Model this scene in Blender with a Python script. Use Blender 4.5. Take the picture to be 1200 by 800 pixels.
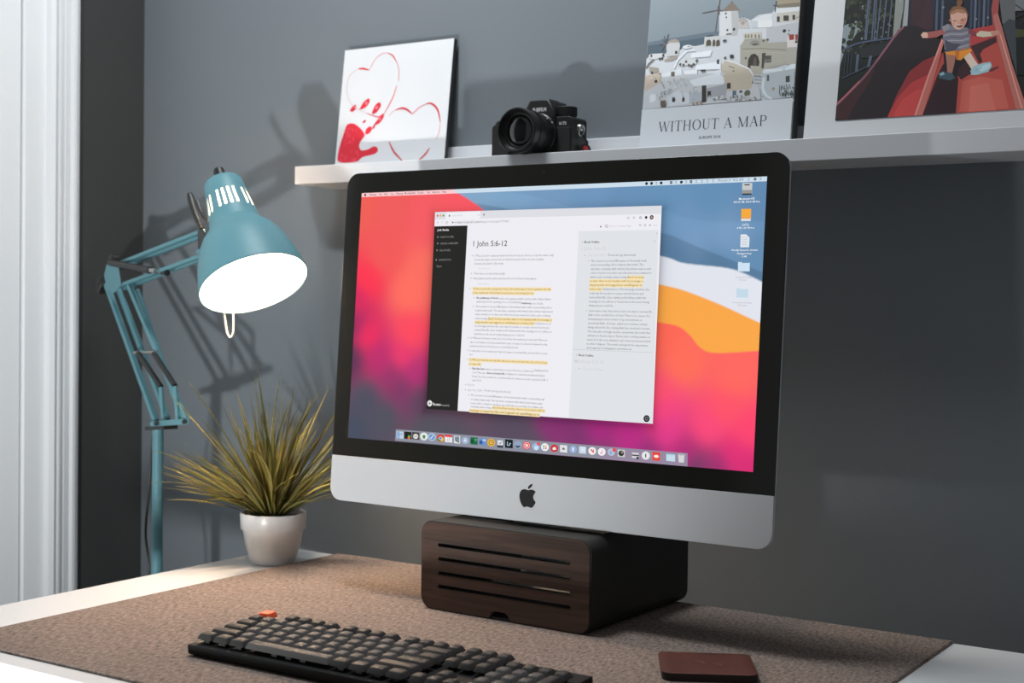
import bpy, bmesh, math, random
import numpy as np
from mathutils import Vector, Matrix
from mathutils.geometry import tessellate_polygon

# ------------------------------------------------------------------ clear
for o in list(bpy.data.objects):
    bpy.data.objects.remove(o, do_unlink=True)
SC = bpy.context.scene
COL = SC.collection

# ------------------------------------------------------------------ camera
F_PX = 1631.87
CAM_R = Vector((0.8373328, 0.5465085, 0.0142182))
CAM_U = Vector((-0.0268652, 0.0151574, 0.9995241))
CAM_F = Vector((-0.5460330, 0.8373164, -0.0273739))
CAM_C = Vector((0.76273, -1.77487, 1.13476))
cam_d = bpy.data.cameras.new('camera')
cam = bpy.data.objects.new('camera', cam_d)
COL.objects.link(cam)
m = Matrix.Identity(4)
for i in range(3):
    m[i][0] = CAM_R[i]; m[i][1] = CAM_U[i]; m[i][2] = -CAM_F[i]; m[i][3] = CAM_C[i]
cam.matrix_world = m
cam_d.sensor_width = 36.0
cam_d.lens = F_PX / 1200 * 36
cam_d.clip_start = 0.05
cam_d.dof.use_dof = True
cam_d.dof.focus_distance = 1.68
cam_d.dof.aperture_fstop = 6.3
SC.camera = cam

# ------------------------------------------------------------------ world, lights, exposure
w = bpy.data.worlds.new('room_air'); SC.world = w
w.use_nodes = True
w.node_tree.nodes['Background'].inputs[0].default_value = (0.92, 0.95, 1.0, 1)
w.node_tree.nodes['Background'].inputs[1].default_value = 0.18
SC.view_settings.view_transform = 'Standard'
SC.view_settings.look = 'None'
SC.view_settings.exposure = 0.0
SC.view_settings.gamma = 1.0
SC.view_settings.use_curve_mapping = False


def aim(o, loc, target):
    o.location = loc
    o.rotation_euler = (Vector(target) - Vector(loc)).to_track_quat('-Z', 'Y').to_euler()


# lamp standing low in front of the desk: the shadows of lamp, computer and camera on the wall all point back to it
kd = bpy.data.lights.new('lamp_front_offscreen', 'SPOT')
kd.energy = 43; kd.color = (0.95, 0.98, 1.0); kd.shadow_soft_size = 0.028
kd.spot_size = math.radians(125); kd.spot_blend = 1.0
ko = bpy.data.objects.new('lamp_front_offscreen', kd); COL.objects.link(ko)
aim(ko, (-0.468, -1.324, 0.688), (-1.08, 0.0, 1.76))

# ceiling lamp: brightens the wall from above, the ledge shades the wall under it
wd = bpy.data.lights.new('ceiling_lamp_offscreen', 'AREA')
wd.energy = 17; wd.color = (0.90, 0.96, 1.0); wd.shape = 'DISK'; wd.size = 0.40
wo = bpy.data.objects.new('ceiling_lamp_offscreen', wd); COL.objects.link(wo)
wo.location = (-0.45, -0.42, 2.45)          # shining straight down


# ------------------------------------------------------------------ pixel helpers (photo frame 1200 x 800)
def ray(x, y):
    return CAM_R * ((x - 600) / F_PX) + CAM_U * (-(y - 400) / F_PX) + CAM_F


def on_plane(x, y, P, N):
    d = ray(x, y)
    return CAM_C + d * ((Vector(P) - CAM_C).dot(N) / d.dot(N))


def on_z(x, y, z):
    return on_plane(x, y, (0, 0, z), Vector((0, 0, 1)))


def on_y(x, y, Y):
    return on_plane(x, y, (0, Y, 0), Vector((0, 1, 0)))


def s2l(c):
    c = c / 255.0
    return c / 12.92 if c <= 0.04045 else ((c + 0.055) / 1.055) ** 2.4


def lin(rgb, g=1.0):
    return tuple(min(1.0, s2l(v) * g) for v in rgb)


# ------------------------------------------------------------------ materials
def mat(name, col, rough=0.5, metal=0.0, spec=0.5, bump=0.0, bscale=200.0, var=0.0, vscale=8.0, coat=0.0,
        emit=None, estr=0.0):
    mt = bpy.data.materials.new(name); mt.use_nodes = True
    nt = mt.node_tree; b = nt.nodes['Principled BSDF']
    b.inputs['Base Color'].default_value = (*col, 1)
    b.inputs['Roughness'].default_value = rough
    b.inputs['Metallic'].default_value = metal
    b.inputs['Specular IOR Level'].default_value = spec
    b.inputs['Coat Weight'].default_value = coat
    if emit:
        b.inputs['Emission Color'].default_value = (*emit, 1)
        b.inputs['Emission Strength'].default_value = estr
    tc = nt.nodes.new('ShaderNodeTexCoord')
    if var > 0:
        n = nt.nodes.new('ShaderNodeTexNoise'); n.inputs['Scale'].default_value = vscale
        n.inputs['Detail'].default_value = 4
        nt.links.new(tc.outputs['Object'], n.inputs['Vector'])
        mx = nt.nodes.new('ShaderNodeMix'); mx.data_type = 'RGBA'
        mx.inputs[6].default_value = (*[c * (1 - var) for c in col], 1)
        mx.inputs[7].default_value = (*[min(1, c * (1 + var)) for c in col], 1)
        nt.links.new(n.outputs['Fac'], mx.inputs[0])
        nt.links.new(mx.outputs[2], b.inputs['Base Color'])
    if bump > 0:
        n = nt.nodes.new('ShaderNodeTexNoise'); n.inputs['Scale'].default_value = bscale
        n.inputs['Detail'].default_value = 3
        nt.links.new(tc.outputs['Object'], n.inputs['Vector'])
        bp = nt.nodes.new('ShaderNodeBump'); bp.inputs['Strength'].default_value = bump
        bp.inputs['Distance'].default_value = 0.001
        nt.links.new(n.outputs['Fac'], bp.inputs['Height'])
        nt.links.new(bp.outputs['Normal'], b.inputs['Normal'])
    return mt


def print_mat(name, rough=0.45, emit=False, strength=1.0):
    mt = bpy.data.materials.new(name); mt.use_nodes = True
    nt = mt.node_tree; b = nt.nodes['Principled BSDF']
    a = nt.nodes.new('ShaderNodeAttribute'); a.attribute_name = 'ink'
    b.inputs['Roughness'].default_value = rough
    if emit:
        b.inputs['Base Color'].default_value = (0.004, 0.004, 0.004, 1)
        b.inputs['Roughness'].default_value = 0.12
        b.inputs['Specular IOR Level'].default_value = 0.35
        nt.links.new(a.outputs['Color'], b.inputs['Emission Color'])
        b.inputs['Emission Strength'].default_value = strength
    else:
        nt.links.new(a.outputs['Color'], b.inputs['Base Color'])
        b.inputs['Specular IOR Level'].default_value = 0.3
    return mt


def wood_mat(name):
    mt = bpy.data.materials.new(name); mt.use_nodes = True
    nt = mt.node_tree; b = nt.nodes['Principled BSDF']
    tc = nt.nodes.new('ShaderNodeTexCoord'); mp = nt.nodes.new('ShaderNodeMapping')
    mp.inputs['Scale'].default_value = (3.0, 60.0, 75.0)
    n = nt.nodes.new('ShaderNodeTexNoise'); n.inputs['Scale'].default_value = 2.2; n.inputs['Detail'].default_value = 7
    n.inputs['Distortion'].default_value = 0.6
    cr = nt.nodes.new('ShaderNodeValToRGB')
    e = cr.color_ramp.elements
    e[0].position = 0.30; e[0].color = (0.056, 0.036, 0.028, 1)
    e[1].position = 0.72; e[1].color = (0.120, 0.070, 0.052, 1)
    nt.links.new(tc.outputs['Object'], mp.inputs['Vector']); nt.links.new(mp.outputs['Vector'], n.inputs['Vector'])
    nt.links.new(n.outputs['Fac'], cr.inputs['Fac']); nt.links.new(cr.outputs['Color'], b.inputs['Base Color'])
    b.inputs['Roughness'].default_value = 0.62; b.inputs['Specular IOR Level'].default_value = 0.22
    bp = nt.nodes.new('ShaderNodeBump'); bp.inputs['Strength'].default_value = 0.15; bp.inputs['Distance'].default_value = 0.0005
    nt.links.new(n.outputs['Fac'], bp.inputs['Height']); nt.links.new(bp.outputs['Normal'], b.inputs['Normal'])
    return mt


def felt_mat(name):
    mt = bpy.data.materials.new(name); mt.use_nodes = True
    nt = mt.node_tree; b = nt.nodes['Principled BSDF']
    tc = nt.nodes.new('ShaderNodeTexCoord')
    n1 = nt.nodes.new('ShaderNodeTexNoise'); n1.inputs['Scale'].default_value = 270; n1.inputs['Detail'].default_value = 5
    n1.inputs['Roughness'].default_value = 0.7
    mp = nt.nodes.new('ShaderNodeMapping'); mp.inputs['Scale'].default_value = (1.0, 0.45, 1); mp.inputs['Rotation'].default_value = (0, 0, 0.5)
    n2 = nt.nodes.new('ShaderNodeTexNoise'); n2.inputs['Scale'].default_value = 9; n2.inputs['Detail'].default_value = 3
    nt.links.new(tc.outputs['Object'], mp.inputs['Vector'])
    nt.links.new(mp.outputs['Vector'], n1.inputs['Vector']); nt.links.new(tc.outputs['Object'], n2.inputs['Vector'])
    cr = nt.nodes.new('ShaderNodeValToRGB'); e = cr.color_ramp.elements
    e[0].position = 0.33; e[0].color = (0.115, 0.088, 0.074, 1)
    e[1].position = 0.62; e[1].color = (0.37, 0.295, 0.255, 1)
    nt.links.new(n1.outputs['Fac'], cr.inputs['Fac'])
    mx = nt.nodes.new('ShaderNodeMix'); mx.data_type = 'RGBA'; mx.blend_type = 'MULTIPLY'
    mx.inputs[0].default_value = 0.25
    nt.links.new(cr.outputs['Color'], mx.inputs[6]); nt.links.new(n2.outputs['Fac'], mx.inputs[7])
    nt.links.new(mx.outputs[2], b.inputs['Base Color'])
    b.inputs['Roughness'].default_value = 0.95; b.inputs['Specular IOR Level'].default_value = 0.1
    bp = nt.nodes.new('ShaderNodeBump'); bp.inputs['Strength'].default_value = 0.7; bp.inputs['Distance'].default_value = 0.0015
    nt.links.new(n1.outputs['Fac'], bp.inputs['Height']); nt.links.new(bp.outputs['Normal'], b.inputs['Normal'])
    return mt


def leaf_mat(name):
    mt = bpy.data.materials.new(name); mt.use_nodes = True
    nt = mt.node_tree; b = nt.nodes['Principled BSDF']
    a = nt.nodes.new('ShaderNodeAttribute'); a.attribute_name = 'ink'
    nt.links.new(a.outputs['Color'], b.inputs['Base Color'])
    b.inputs['Roughness'].default_value = 0.5; b.inputs['Specular IOR Level'].default_value = 0.3
    return mt


M = {
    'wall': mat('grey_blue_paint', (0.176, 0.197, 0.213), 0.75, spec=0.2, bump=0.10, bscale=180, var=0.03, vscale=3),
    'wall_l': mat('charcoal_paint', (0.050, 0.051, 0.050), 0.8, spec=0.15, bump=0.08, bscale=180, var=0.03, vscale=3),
    'floor': mat('floor_boards', (0.16, 0.12, 0.09), 0.6, var=0.2, vscale=5),
    'trim': mat('white_trim_paint', (0.78, 0.79, 0.80), 0.4, spec=0.4, bump=0.03, bscale=60),
    'door': mat('white_door_paint', (0.78, 0.79, 0.80), 0.5, spec=0.3, bump=0.03, bscale=60),
    'desk': mat('white_laminate', (0.76, 0.76, 0.76), 0.42, spec=0.4, bump=0.02, bscale=300),
    'metal_leg': mat('grey_leg', (0.25, 0.25, 0.26), 0.5, 0.6),
    'felt': felt_mat('brown_felt'),
    'shelf': mat('white_shelf_paint', (0.74, 0.75, 0.77), 0.45, spec=0.4, bump=0.02, bscale=100),
    'alu': mat('silver_aluminium', (0.58, 0.595, 0.61), 0.5, 0.35, spec=0.5, bump=0.02, bscale=900),
    'glass_black': mat('black_glass', (0.016, 0.016, 0.0135), 0.10, spec=0.45),
    'black_logo': mat('black_gloss', (0.011, 0.011, 0.010), 0.55, spec=0.25),
    'lens_dot': mat('webcam_glass', (0.02, 0.02, 0.025), 0.1),
    'gunmetal': mat('dark_gunmetal', (0.028, 0.028, 0.025), 0.5, 0.2, spec=0.35, bump=0.02, bscale=900),
    'walnut': wood_mat('dark_walnut'),
    'kb_case': mat('black_keyboard_case', (0.009, 0.009, 0.009), 0.6, spec=0.2),
    'key_dark': mat('dark_key_plastic', (0.030, 0.028, 0.026), 0.6, spec=0.3),
    'key_grey': mat('grey_key_plastic', (0.078, 0.074, 0.070), 0.6, spec=0.3),
    'key_orange': mat('orange_key_plastic', (0.92, 0.115, 0.030), 0.5),
    'leather': mat('brown_leather', (0.078, 0.019, 0.011), 0.55, bump=0.35, bscale=350, var=0.35, vscale=25),
    'leather_edge': mat('dark_leather_edge', (0.016, 0.010, 0.008), 0.7),
    'emboss': mat('worn_emboss', (0.16, 0.065, 0.045), 0.6),
    'teal': mat('teal_enamel', (0.110, 0.270, 0.310), 0.5, spec=0.4, bump=0.02, bscale=300),
    'lamp_in': mat('white_reflector', (0.85, 0.84, 0.80), 0.6),
    'black_plastic': mat('black_plastic', (0.014, 0.014, 0.013), 0.45),
    'steel': mat('steel', (0.45, 0.45, 0.43), 0.35, 0.9),
    'cream_wire': mat('cream_wire', (0.85, 0.82, 0.70), 0.4),
    'bulb': mat('lit_bulb', (0.9, 0.9, 0.9), 0.5, emit=(1.0, 0.72, 0.49), estr=325.0),
    'pot': mat('white_ceramic', (0.74, 0.73, 0.72), 0.28, spec=0.5, bump=0.02, bscale=80),
    'soil': mat('dark_soil', (0.03, 0.022, 0.016), 0.95, bump=0.8, bscale=250),
    'leaf': leaf_mat('grass_leaf'),
    'cam_body': mat('black_camera_body', (0.013, 0.013, 0.012), 0.45, bump=0.05, bscale=500),
    'cam_grip': mat('camera_leatherette', (0.010, 0.010, 0.009), 0.65, bump=0.5, bscale=900),
    'cam_lens': mat('camera_lens_barrel', (0.009, 0.009, 0.0085), 0.35),
    'lens_glass': mat('lens_glass', (0.015, 0.015, 0.017), 0.08, spec=0.8, coat=0.5),
    'white_mark': mat('white_marking', (0.75, 0.75, 0.75), 0.5),
    'red': mat('red_tag', (0.42, 0.03, 0.03), 0.5),
    'board_edge': mat('dark_board_edge', (0.03, 0.03, 0.032), 0.6),
    'page_edge': mat('dark_cover_edge', (0.075, 0.073, 0.070), 0.6),
    'paper': mat('white_board', (0.70, 0.705, 0.715), 0.55, spec=0.2),
    'paper_b': mat('white_cover', (0.70, 0.705, 0.715), 0.55, spec=0.2),
    'paper_f': mat('white_mount', (0.70, 0.705, 0.715), 0.55, spec=0.2),
    'print': print_mat('printed_ink', 0.4),
    'screen': print_mat('screen_pixels', emit=True, strength=1.0),
}


# ------------------------------------------------------------------ mesh builder
class MB:
    def __init__(s):
        s.v = []; s.f = []; s.c = None

    def add(s, vs, fs):
        b = len(s.v)
        s.v += [Vector(p) for p in vs]
        s.f += [tuple(i + b for i in f) for f in fs]
        return s

    def box(s, x0, y0, z0, x1, y1, z1):
        vs = [(x, y, z) for z in (z0, z1) for (x, y) in ((x0, y0), (x1, y0), (x1, y1), (x0, y1))]
        return s.add(vs, [(3, 2, 1, 0), (4, 5, 6, 7), (0, 1, 5, 4), (1, 2, 6, 5), (2, 3, 7, 6), (3, 0, 4, 7)])

    def bar(s, a, b, w, h, ref=(0, 0, 1)):
        """rectangular bar from a to b, w along (dir x ref), h along the third axis"""
        a = Vector(a); b = Vector(b); d = (b - a).normalized()
        x = d.cross(Vector(ref)).normalized(); y = x.cross(d).normalized()
        vs = []
        for p in (a, b):
            for (i, j) in ((-1, -1), (1, -1), (1, 1), (-1, 1)):
                vs.append(p + x * (i * w / 2) + y * (j * h / 2))
        return s.add(vs, [(0, 1, 2, 3), (7, 6, 5, 4), (0, 4, 5, 1), (1, 5, 6, 2), (2, 6, 7, 3), (3, 7, 4, 0)])

    def tube(s, pts, r, n=10, caps=True):
        pts = [Vector(p) for p in pts]
        rs = r if isinstance(r, (list, tuple)) else [r] * len(pts)
        up = Vector((0.31, 0.17, 0.93)); rings = []
        for i, p in enumerate(pts):
            d = (pts[min(i + 1, len(pts) - 1)] - pts[max(i - 1, 0)]).normalized()
            x = d.cross(up)
            if x.length < 1e-4: x = d.cross(Vector((1, 0, 0)))
            x.normalize(); y = d.cross(x).normalized()
            if rings and False: pass
            rings.append([p + x * (rs[i] * math.cos(2 * math.pi * k / n)) + y * (rs[i] * math.sin(2 * math.pi * k / n)) for k in range(n)])
        vs = [q for rg in rings for q in rg]; fs = []
        for i in range(len(rings) - 1):
            for k in range(n):
                a = i * n + k; b = i * n + (k + 1) % n
                fs.append((a, b, b + n, a + n))
        if caps:
            fs.append(tuple(reversed(range(n)))); fs.append(tuple(range((len(rings) - 1) * n, len(rings) * n)))
        return s.add(vs, fs)

    def lathe(s, prof, P=(0, 0, 0), A=(0, 0, 1), n=48, skip=None, xref=None):
        """prof: (distance along A, radius); skip(i, k) leaves a face out"""
        P = Vector(P); A = Vector(A).normalized()
        x = Vector(xref) if xref is not None else A.orthogonal()
        x = (x - A * x.dot(A)).normalized(); y = A.cross(x)
        vs = []
        for (t, r) in prof:
            for k in range(n):
                a = 2 * math.pi * k / n
                vs.append(P + A * t + x * (r * math.cos(a)) + y * (r * math.sin(a)))
        fs = []
        for i in range(len(prof) - 1):
            for k in range(n):
                if skip and skip(i, k): continue
                a = i * n + k; b = i * n + (k + 1) % n
                fs.append((a, b, b + n, a + n))
        return s.add(vs, fs)

    def prism(s, loops, fn, d0, d1):
        """loops: outer outline and holes, 2D; fn(u, v, d) -> point; from depth d0 to d1"""
        flat = [p for lp in loops for p in lp]
        tris = tessellate_polygon([[Vector((p[0], p[1], 0)) for p in lp] for lp in loops])
        n = len(flat)
        vs = [fn(p[0], p[1], d0) for p in flat] + [fn(p[0], p[1], d1) for p in flat]
        fs = [tuple(t) for t in tris] + [tuple(i + n for i in reversed(t)) for t in tris]
        b = 0
        for lp in loops:
            k = len(lp)
            for i in range(k):
                a = b + i; c = b + (i + 1) % k
                fs.append((a, c, c + n, a + n))
            b += k
        return s.add(vs, fs)

    def build(s, name, material, parent=None, smooth=False, bevel=0.0, origin=None, seg=2, angle=35):
        me = bpy.data.meshes.new(name)
        base = Vector((0, 0, 0))
        if parent is not None:
            q = parent
            while q is not None:
                base = base + Vector(q.location); q = q.parent
        org = Vector(origin) if origin is not None else Vector((0, 0, 0))
        off = base + org
        me.from_pydata([tuple(v - off) for v in s.v], [], s.f)
        bm = bmesh.new(); bm.from_mesh(me)
        bmesh.ops.recalc_face_normals(bm, faces=bm.faces)
        bm.to_mesh(me); bm.free()
        mats = material if isinstance(material, (list, tuple)) else [material]
        for q in mats: me.materials.append(M[q])
        o = bpy.data.objects.new(name, me); COL.objects.link(o)
        o.location = org
        if parent is not None: o.parent = parent
        if smooth:
            me.shade_smooth()
            me.set_sharp_from_angle(angle=math.radians(angle))
        if bevel > 0:
            bv = o.modifiers.new('bevel', 'BEVEL'); bv.width = bevel; bv.segments = seg
            bv.limit_method = 'ANGLE'; bv.angle_limit = math.radians(40)
            bv.harden_normals = False
            me.shade_smooth(); me.set_sharp_from_angle(angle=math.radians(50))
        return o


def empty(name, loc, label, cat, group=None):
    o = bpy.data.objects.new(name, None); COL.objects.link(o)
    o.empty_display_size = 0.03
    o.location = loc; o['label'] = label; o['category'] = cat
    if group: o['group'] = group
    return o


def tag(o, label, cat, group=None):
    o['label'] = label; o['category'] = cat
    if group: o['group'] = group
    return o


def struct(o, label=None):
    o['kind'] = 'structure'
    if label: o['label'] = label
    return o


def rrect(x0, y0, x1, y1, r, n=6, corners=(1, 1, 1, 1)):
    """outline, counter-clockwise from bottom-left; corners: bl, br, tr, tl rounded or not"""
    out = []
    for (cx, cy, a0, on) in ((x0 + r, y0 + r, 180, corners[0]), (x1 - r, y0 + r, 270, corners[1]),
                             (x1 - r, y1 - r, 0, corners[2]), (x0 + r, y1 - r, 90, corners[3])):
        if on:
            for k in range(n + 1):
                a = math.radians(a0 + 90 * k / n)
                out.append((cx + r * math.cos(a), cy + r * math.sin(a)))
        else:
            a = math.radians(a0 + 45)
            out.append((cx + math.copysign(r, math.cos(a)), cy + math.copysign(r, math.sin(a))))
    return out


# ------------------------------------------------------------------ flat print: coloured shapes on a plane
_txt_cache = {}


def text_shape(body, bold=0.0, res=2):
    key = (body, bold, res)
    if key in _txt_cache: return _txt_cache[key]
    cu = bpy.data.curves.new('t', 'FONT'); cu.body = body; cu.size = 1.0
    cu.resolution_u = res; cu.offset = bold; cu.fill_mode = 'FRONT'
    ob = bpy.data.objects.new('t', cu); COL.objects.link(ob)
    dg = bpy.context.evaluated_depsgraph_get()
    ev = ob.evaluated_get(dg); me = ev.to_mesh()
    vs = [(v.co.x, v.co.y) for v in me.vertices]; fs = [tuple(p.vertices) for p in me.polygons]
    ev.to_mesh_clear()
    bpy.data.objects.remove(ob, do_unlink=True); bpy.data.curves.remove(cu)
    if vs:
        x0 = min(v[0] for v in vs); x1 = max(v[0] for v in vs)
        vs = [(v[0] - x0, v[1]) for v in vs]; wd_ = x1 - x0
    else:
        wd_ = 1
    _txt_cache[key] = (vs, fs, wd_)
    return _txt_cache[key]


def clip_poly(pts, x0, y0, x1, y1):
    def cut(ps, inside, inter):
        out = []
        for i in range(len(ps)):
            a = ps[i - 1]; b = ps[i]
            if inside(b):
                if not inside(a): out.append(inter(a, b))
                out.append(b)
            elif inside(a):
                out.append(inter(a, b))
        return out

    def ix(xc):
        return lambda a, b: (xc, a[1] + (b[1] - a[1]) * (xc - a[0]) / (b[0] - a[0]))

    def iy(yc):
        return lambda a, b: (a[0] + (b[0] - a[0]) * (yc - a[1]) / (b[1] - a[1]), yc)
    for ins, it in ((lambda p: p[0] >= x0, ix(x0)), (lambda p: p[0] <= x1, ix(x1)),
                    (lambda p: p[1] >= y0, iy(y0)), (lambda p: p[1] <= y1, iy(y1))):
        if len(pts) < 3: return []
        pts = cut(pts, ins, it)
    return pts


class Print:
    """flat shapes on the plane O + U u + V v; N points out of the print"""

    def __init__(s, O, U, V, px=None, gain=1.0, rect=None, dz=7e-6, base=6e-5):
        s.O = Vector(O); s.U = Vector(U).normalized(); s.V = Vector(V).normalized(); s.N = s.U.cross(s.V).normalized()
        s.v = []; s.f = []; s.c = []; s.layer = 0; s.gain = gain; s.rect = rect; s.dz = dz; s.base = base
        s.px = px or s.px_plane

    def px_plane(s, x, y):
        p = on_plane(x, y, s.O, s.N) - s.O
        return (p.dot(s.U), p.dot(s.V))

    def up(s):
        s.layer += 1; return s

    def pos(s, u, v):
        return s.O + s.U * u + s.V * v + s.N * (s.base + s.layer * s.dz)

    def raw(s, vs, fs, cols):
        b = len(s.v)
        s.v += [s.pos(*p) for p in vs]
        s.f += [tuple(i + b for i in f) for f in fs]
        if isinstance(cols, tuple): cols = [cols] * len(vs)
        s.c += cols

    def colr(s, rgb):
        return lin(rgb, s.gain)

    def uvpoly(s, pts, rgb):
        if s.rect: pts = clip_poly(pts, *s.rect)
        if len(pts) < 3: return
        t = tessellate_polygon([[Vector((p[0], p[1], 0)) for p in pts]])
        s.raw(pts, [tuple(q) for q in t], s.colr(rgb))

    def poly(s, pts, rgb):
        s.up(); s.uvpoly([s.px(*p) for p in pts], rgb)

    def grad(s, pts, cols):
        """quad with a colour per corner"""
        s.up()
        uv = [s.px(*p) for p in pts]
        n = 10; vs = []; cs = []; fs = []
        L = [s.colr(c) for c in cols]
        for j in range(n + 1):
            for i in range(n + 1):
                a = i / n; b = j / n
                wts = ((1 - a) * (1 - b), a * (1 - b), a * b, (1 - a) * b)
                q = [sum(wts[k] * uv[k][d] for k in range(4)) for d in (0, 1)]
                if s.rect:
                    q = [min(max(q[0], s.rect[0]), s.rect[2]), min(max(q[1], s.rect[1]), s.rect[3])]
                vs.append(tuple(q)); cs.append(tuple(sum(wts[k] * L[k][d] for k in range(4)) for d in range(3)))
        for j in range(n):
            for i in range(n):
                a = j * (n + 1) + i; fs.append((a, a + 1, a + n + 2, a + n + 1))
        s.raw(vs, fs, cs)

    def disc(s, x, y, r, rgb, n=16, ry=None, up=True):
        if up: s.up()
        u, v = s.px(x, y); u2, v2 = s.px(x + r, y)
        R = math.hypot(u2 - u, v2 - v); Ry = R
        if ry is not None:
            u3, v3 = s.px(x, y + ry); Ry = math.hypot(u3 - u, v3 - v)
        s.uvpoly([(u + R * math.cos(2 * math.pi * k / n), v + Ry * math.sin(2 * math.pi * k / n)) for k in range(n)], rgb)

    def stroke(s, pts, ws, rgb, up=True):
        if up: s.up()
        if not isinstance(ws, (list, tuple)): ws = [ws] * len(pts)
        L = []; Rr = []
        for i, p in enumerate(pts):
            a = pts[max(i - 1, 0)]; b = pts[min(i + 1, len(pts) - 1)]
            dx, dy = b[0] - a[0], b[1] - a[1]; l = math.hypot(dx, dy) or 1
            nx, ny = -dy / l * ws[i] / 2, dx / l * ws[i] / 2
            L.append(s.px(p[0] + nx, p[1] + ny)); Rr.append(s.px(p[0] - nx, p[1] - ny))
        for i in range(len(pts) - 1):
            s.uvpoly([L[i], L[i + 1], Rr[i + 1], Rr[i]], rgb)

    def text(s, body, x0, y, x1, rgb, bold=0.0, res=2, hscale=1.0, tilt_y=None):
        s.up()
        vs, fs, tw = text_shape(body, bold, res)
        a = s.px(x0, y); b = s.px(x1, y if tilt_y is None else tilt_y)
        k = abs(b[0] - a[0]) / tw
        s.raw([(a[0] + p[0] * k, a[1] + p[1] * k * hscale) for p in vs], fs, s.colr(rgb))

    def build(s, name, material, parent):
        me = bpy.data.meshes.new(name)
        base = Vector((0, 0, 0)); q = parent
        while q is not None:
            base = base + Vector(q.location); q = q.parent
        me.from_pydata([tuple(v - base) for v in s.v], [], s.f)
        at = me.color_attributes.new('ink', 'FLOAT_COLOR', 'POINT')
        arr = np.ones((len(s.v), 4), dtype=np.float32); arr[:, :3] = np.array(s.c, dtype=np.float32)
        at.data.foreach_set('color', arr.ravel())
        me.materials.append(M[material])
        o = bpy.data.objects.new(name, me); COL.objects.link(o); o.parent = parent
        return o


def smooth_path(pts, n=6):
    """Catmull-Rom through 2D or 3D points"""
    P = [tuple(p) for p in pts]; out = []
    for i in range(len(P) - 1):
        a = P[max(i - 1, 0)]; b = P[i]; c = P[i + 1]; d = P[min(i + 2, len(P) - 1)]
        for k in range(n):
            t = k / n
            out.append(tuple(0.5 * (2 * b[j] + (c[j] - a[j]) * t + (2 * a[j] - 5 * b[j] + 4 * c[j] - d[j]) * t * t +
                                    (3 * b[j] - a[j] - 3 * c[j] + d[j]) * t ** 3) for j in range(len(b))))
    out.append(P[-1])
    return out


# ================================================================== SETTING
TOP = 0.74           # desk surface
XL = -1.207          # left wall
wb = MB().box(XL - 0.1, 0, 0, 1.8, 0.1, 2.6).build('wall_back', 'wall'); struct(wb, 'grey-blue painted wall behind the desk')
# left wall with a doorway beyond y = -0.267
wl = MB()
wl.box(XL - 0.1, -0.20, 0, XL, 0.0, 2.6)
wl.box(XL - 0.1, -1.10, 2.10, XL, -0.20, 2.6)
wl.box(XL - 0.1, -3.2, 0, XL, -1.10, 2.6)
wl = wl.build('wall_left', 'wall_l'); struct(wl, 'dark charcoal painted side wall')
fl = MB().box(XL - 0.3, -3.4, -0.05, 2.2, 0.1, 0).build('floor', 'floor'); struct(fl, 'floor under the desk')

# door casing: stepped profile (y, how far proud of the wall), extruded upward
prof = [(-0.2685, 0.006), (-0.2660, 0.010), (-0.2255, 0.010), (-0.2235, 0.020), (-0.2150, 0.0235), (-0.2128, 0.0125), (-0.2075, 0.0120),
        (-0.2045, 0.0195), (-0.2005, 0.0195), (-0.1965, 0.0095), (-0.1850, 0.0120), (-0.1745, 0.0095), (-0.1725, 0.006),
        (-0.1695, 0.0150), (-0.1640, 0.0150), (-0.1545, 0.0105), (-0.1537, 0.009), (-0.1537, -0.002), (-0.2685, -0.002)]
tr = MB().prism([prof], lambda u, v, d: (XL + v, u, d), 0.0, 2.14).build('trim_1', 'trim')
struct(tr, 'white moulded door casing')
MB().box(XL - 0.1, -0.2685, 0, XL - 0.0005, -0.2001, 2.1).build('jamb', 'trim', tr)
MB().box(XL - 0.1, -0.300, 0, XL - 0.0455, -0.2684, 2.1).build('door_stop', 'trim', tr)
dr = empty('door_1', (XL, -0.68, 0), 'white painted door', 'door')
del dr['category']; struct(dr)
MB().box(XL - 0.045, -1.09, 0.005, XL + 0.004, -0.2703, 2.09).build('door_leaf', 'door', dr, bevel=0.002)
MB().lathe([(0, 0.0), (0, 0.026), (0.006, 0.026), (0.008, 0.010), (0.04, 0.010), (0.045, 0.024), (0.06, 0.027), (0.068, 0.018), (0.07, 0)],
           (XL + 0.004, -1.02, 1.0), (1, 0, 0), 24).build('door_knob', 'steel', dr, smooth=True)

# ================================================================== DESK
XD = -0.7477; YB = -0.1135; YF = -0.826
desk = empty('desk', (0.05, -0.47, 0), 'white laminate desk standing in front of the grey wall', 'desk')
MB().box(XD, YF, TOP - 0.03, 0.95, YB, TOP).build('desk_top', 'desk', desk, bevel=0.0015)
for sx in (-0.55, 0.75):
    MB().box(sx - 0.03, -0.50, 0.03, sx + 0.03, -0.43, TOP - 0.03).build('leg', 'metal_leg', desk, bevel=0.003)
    MB().box(sx - 0.03, -0.79, 0.0, sx + 0.03, -0.15, 0.03).build('foot', 'metal_leg', desk, bevel=0.003)
MB().box(-0.55, -0.485, TOP - 0.07, 0.75, -0.445, TOP - 0.03).build('crossbar', 'metal_leg', desk)

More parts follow.
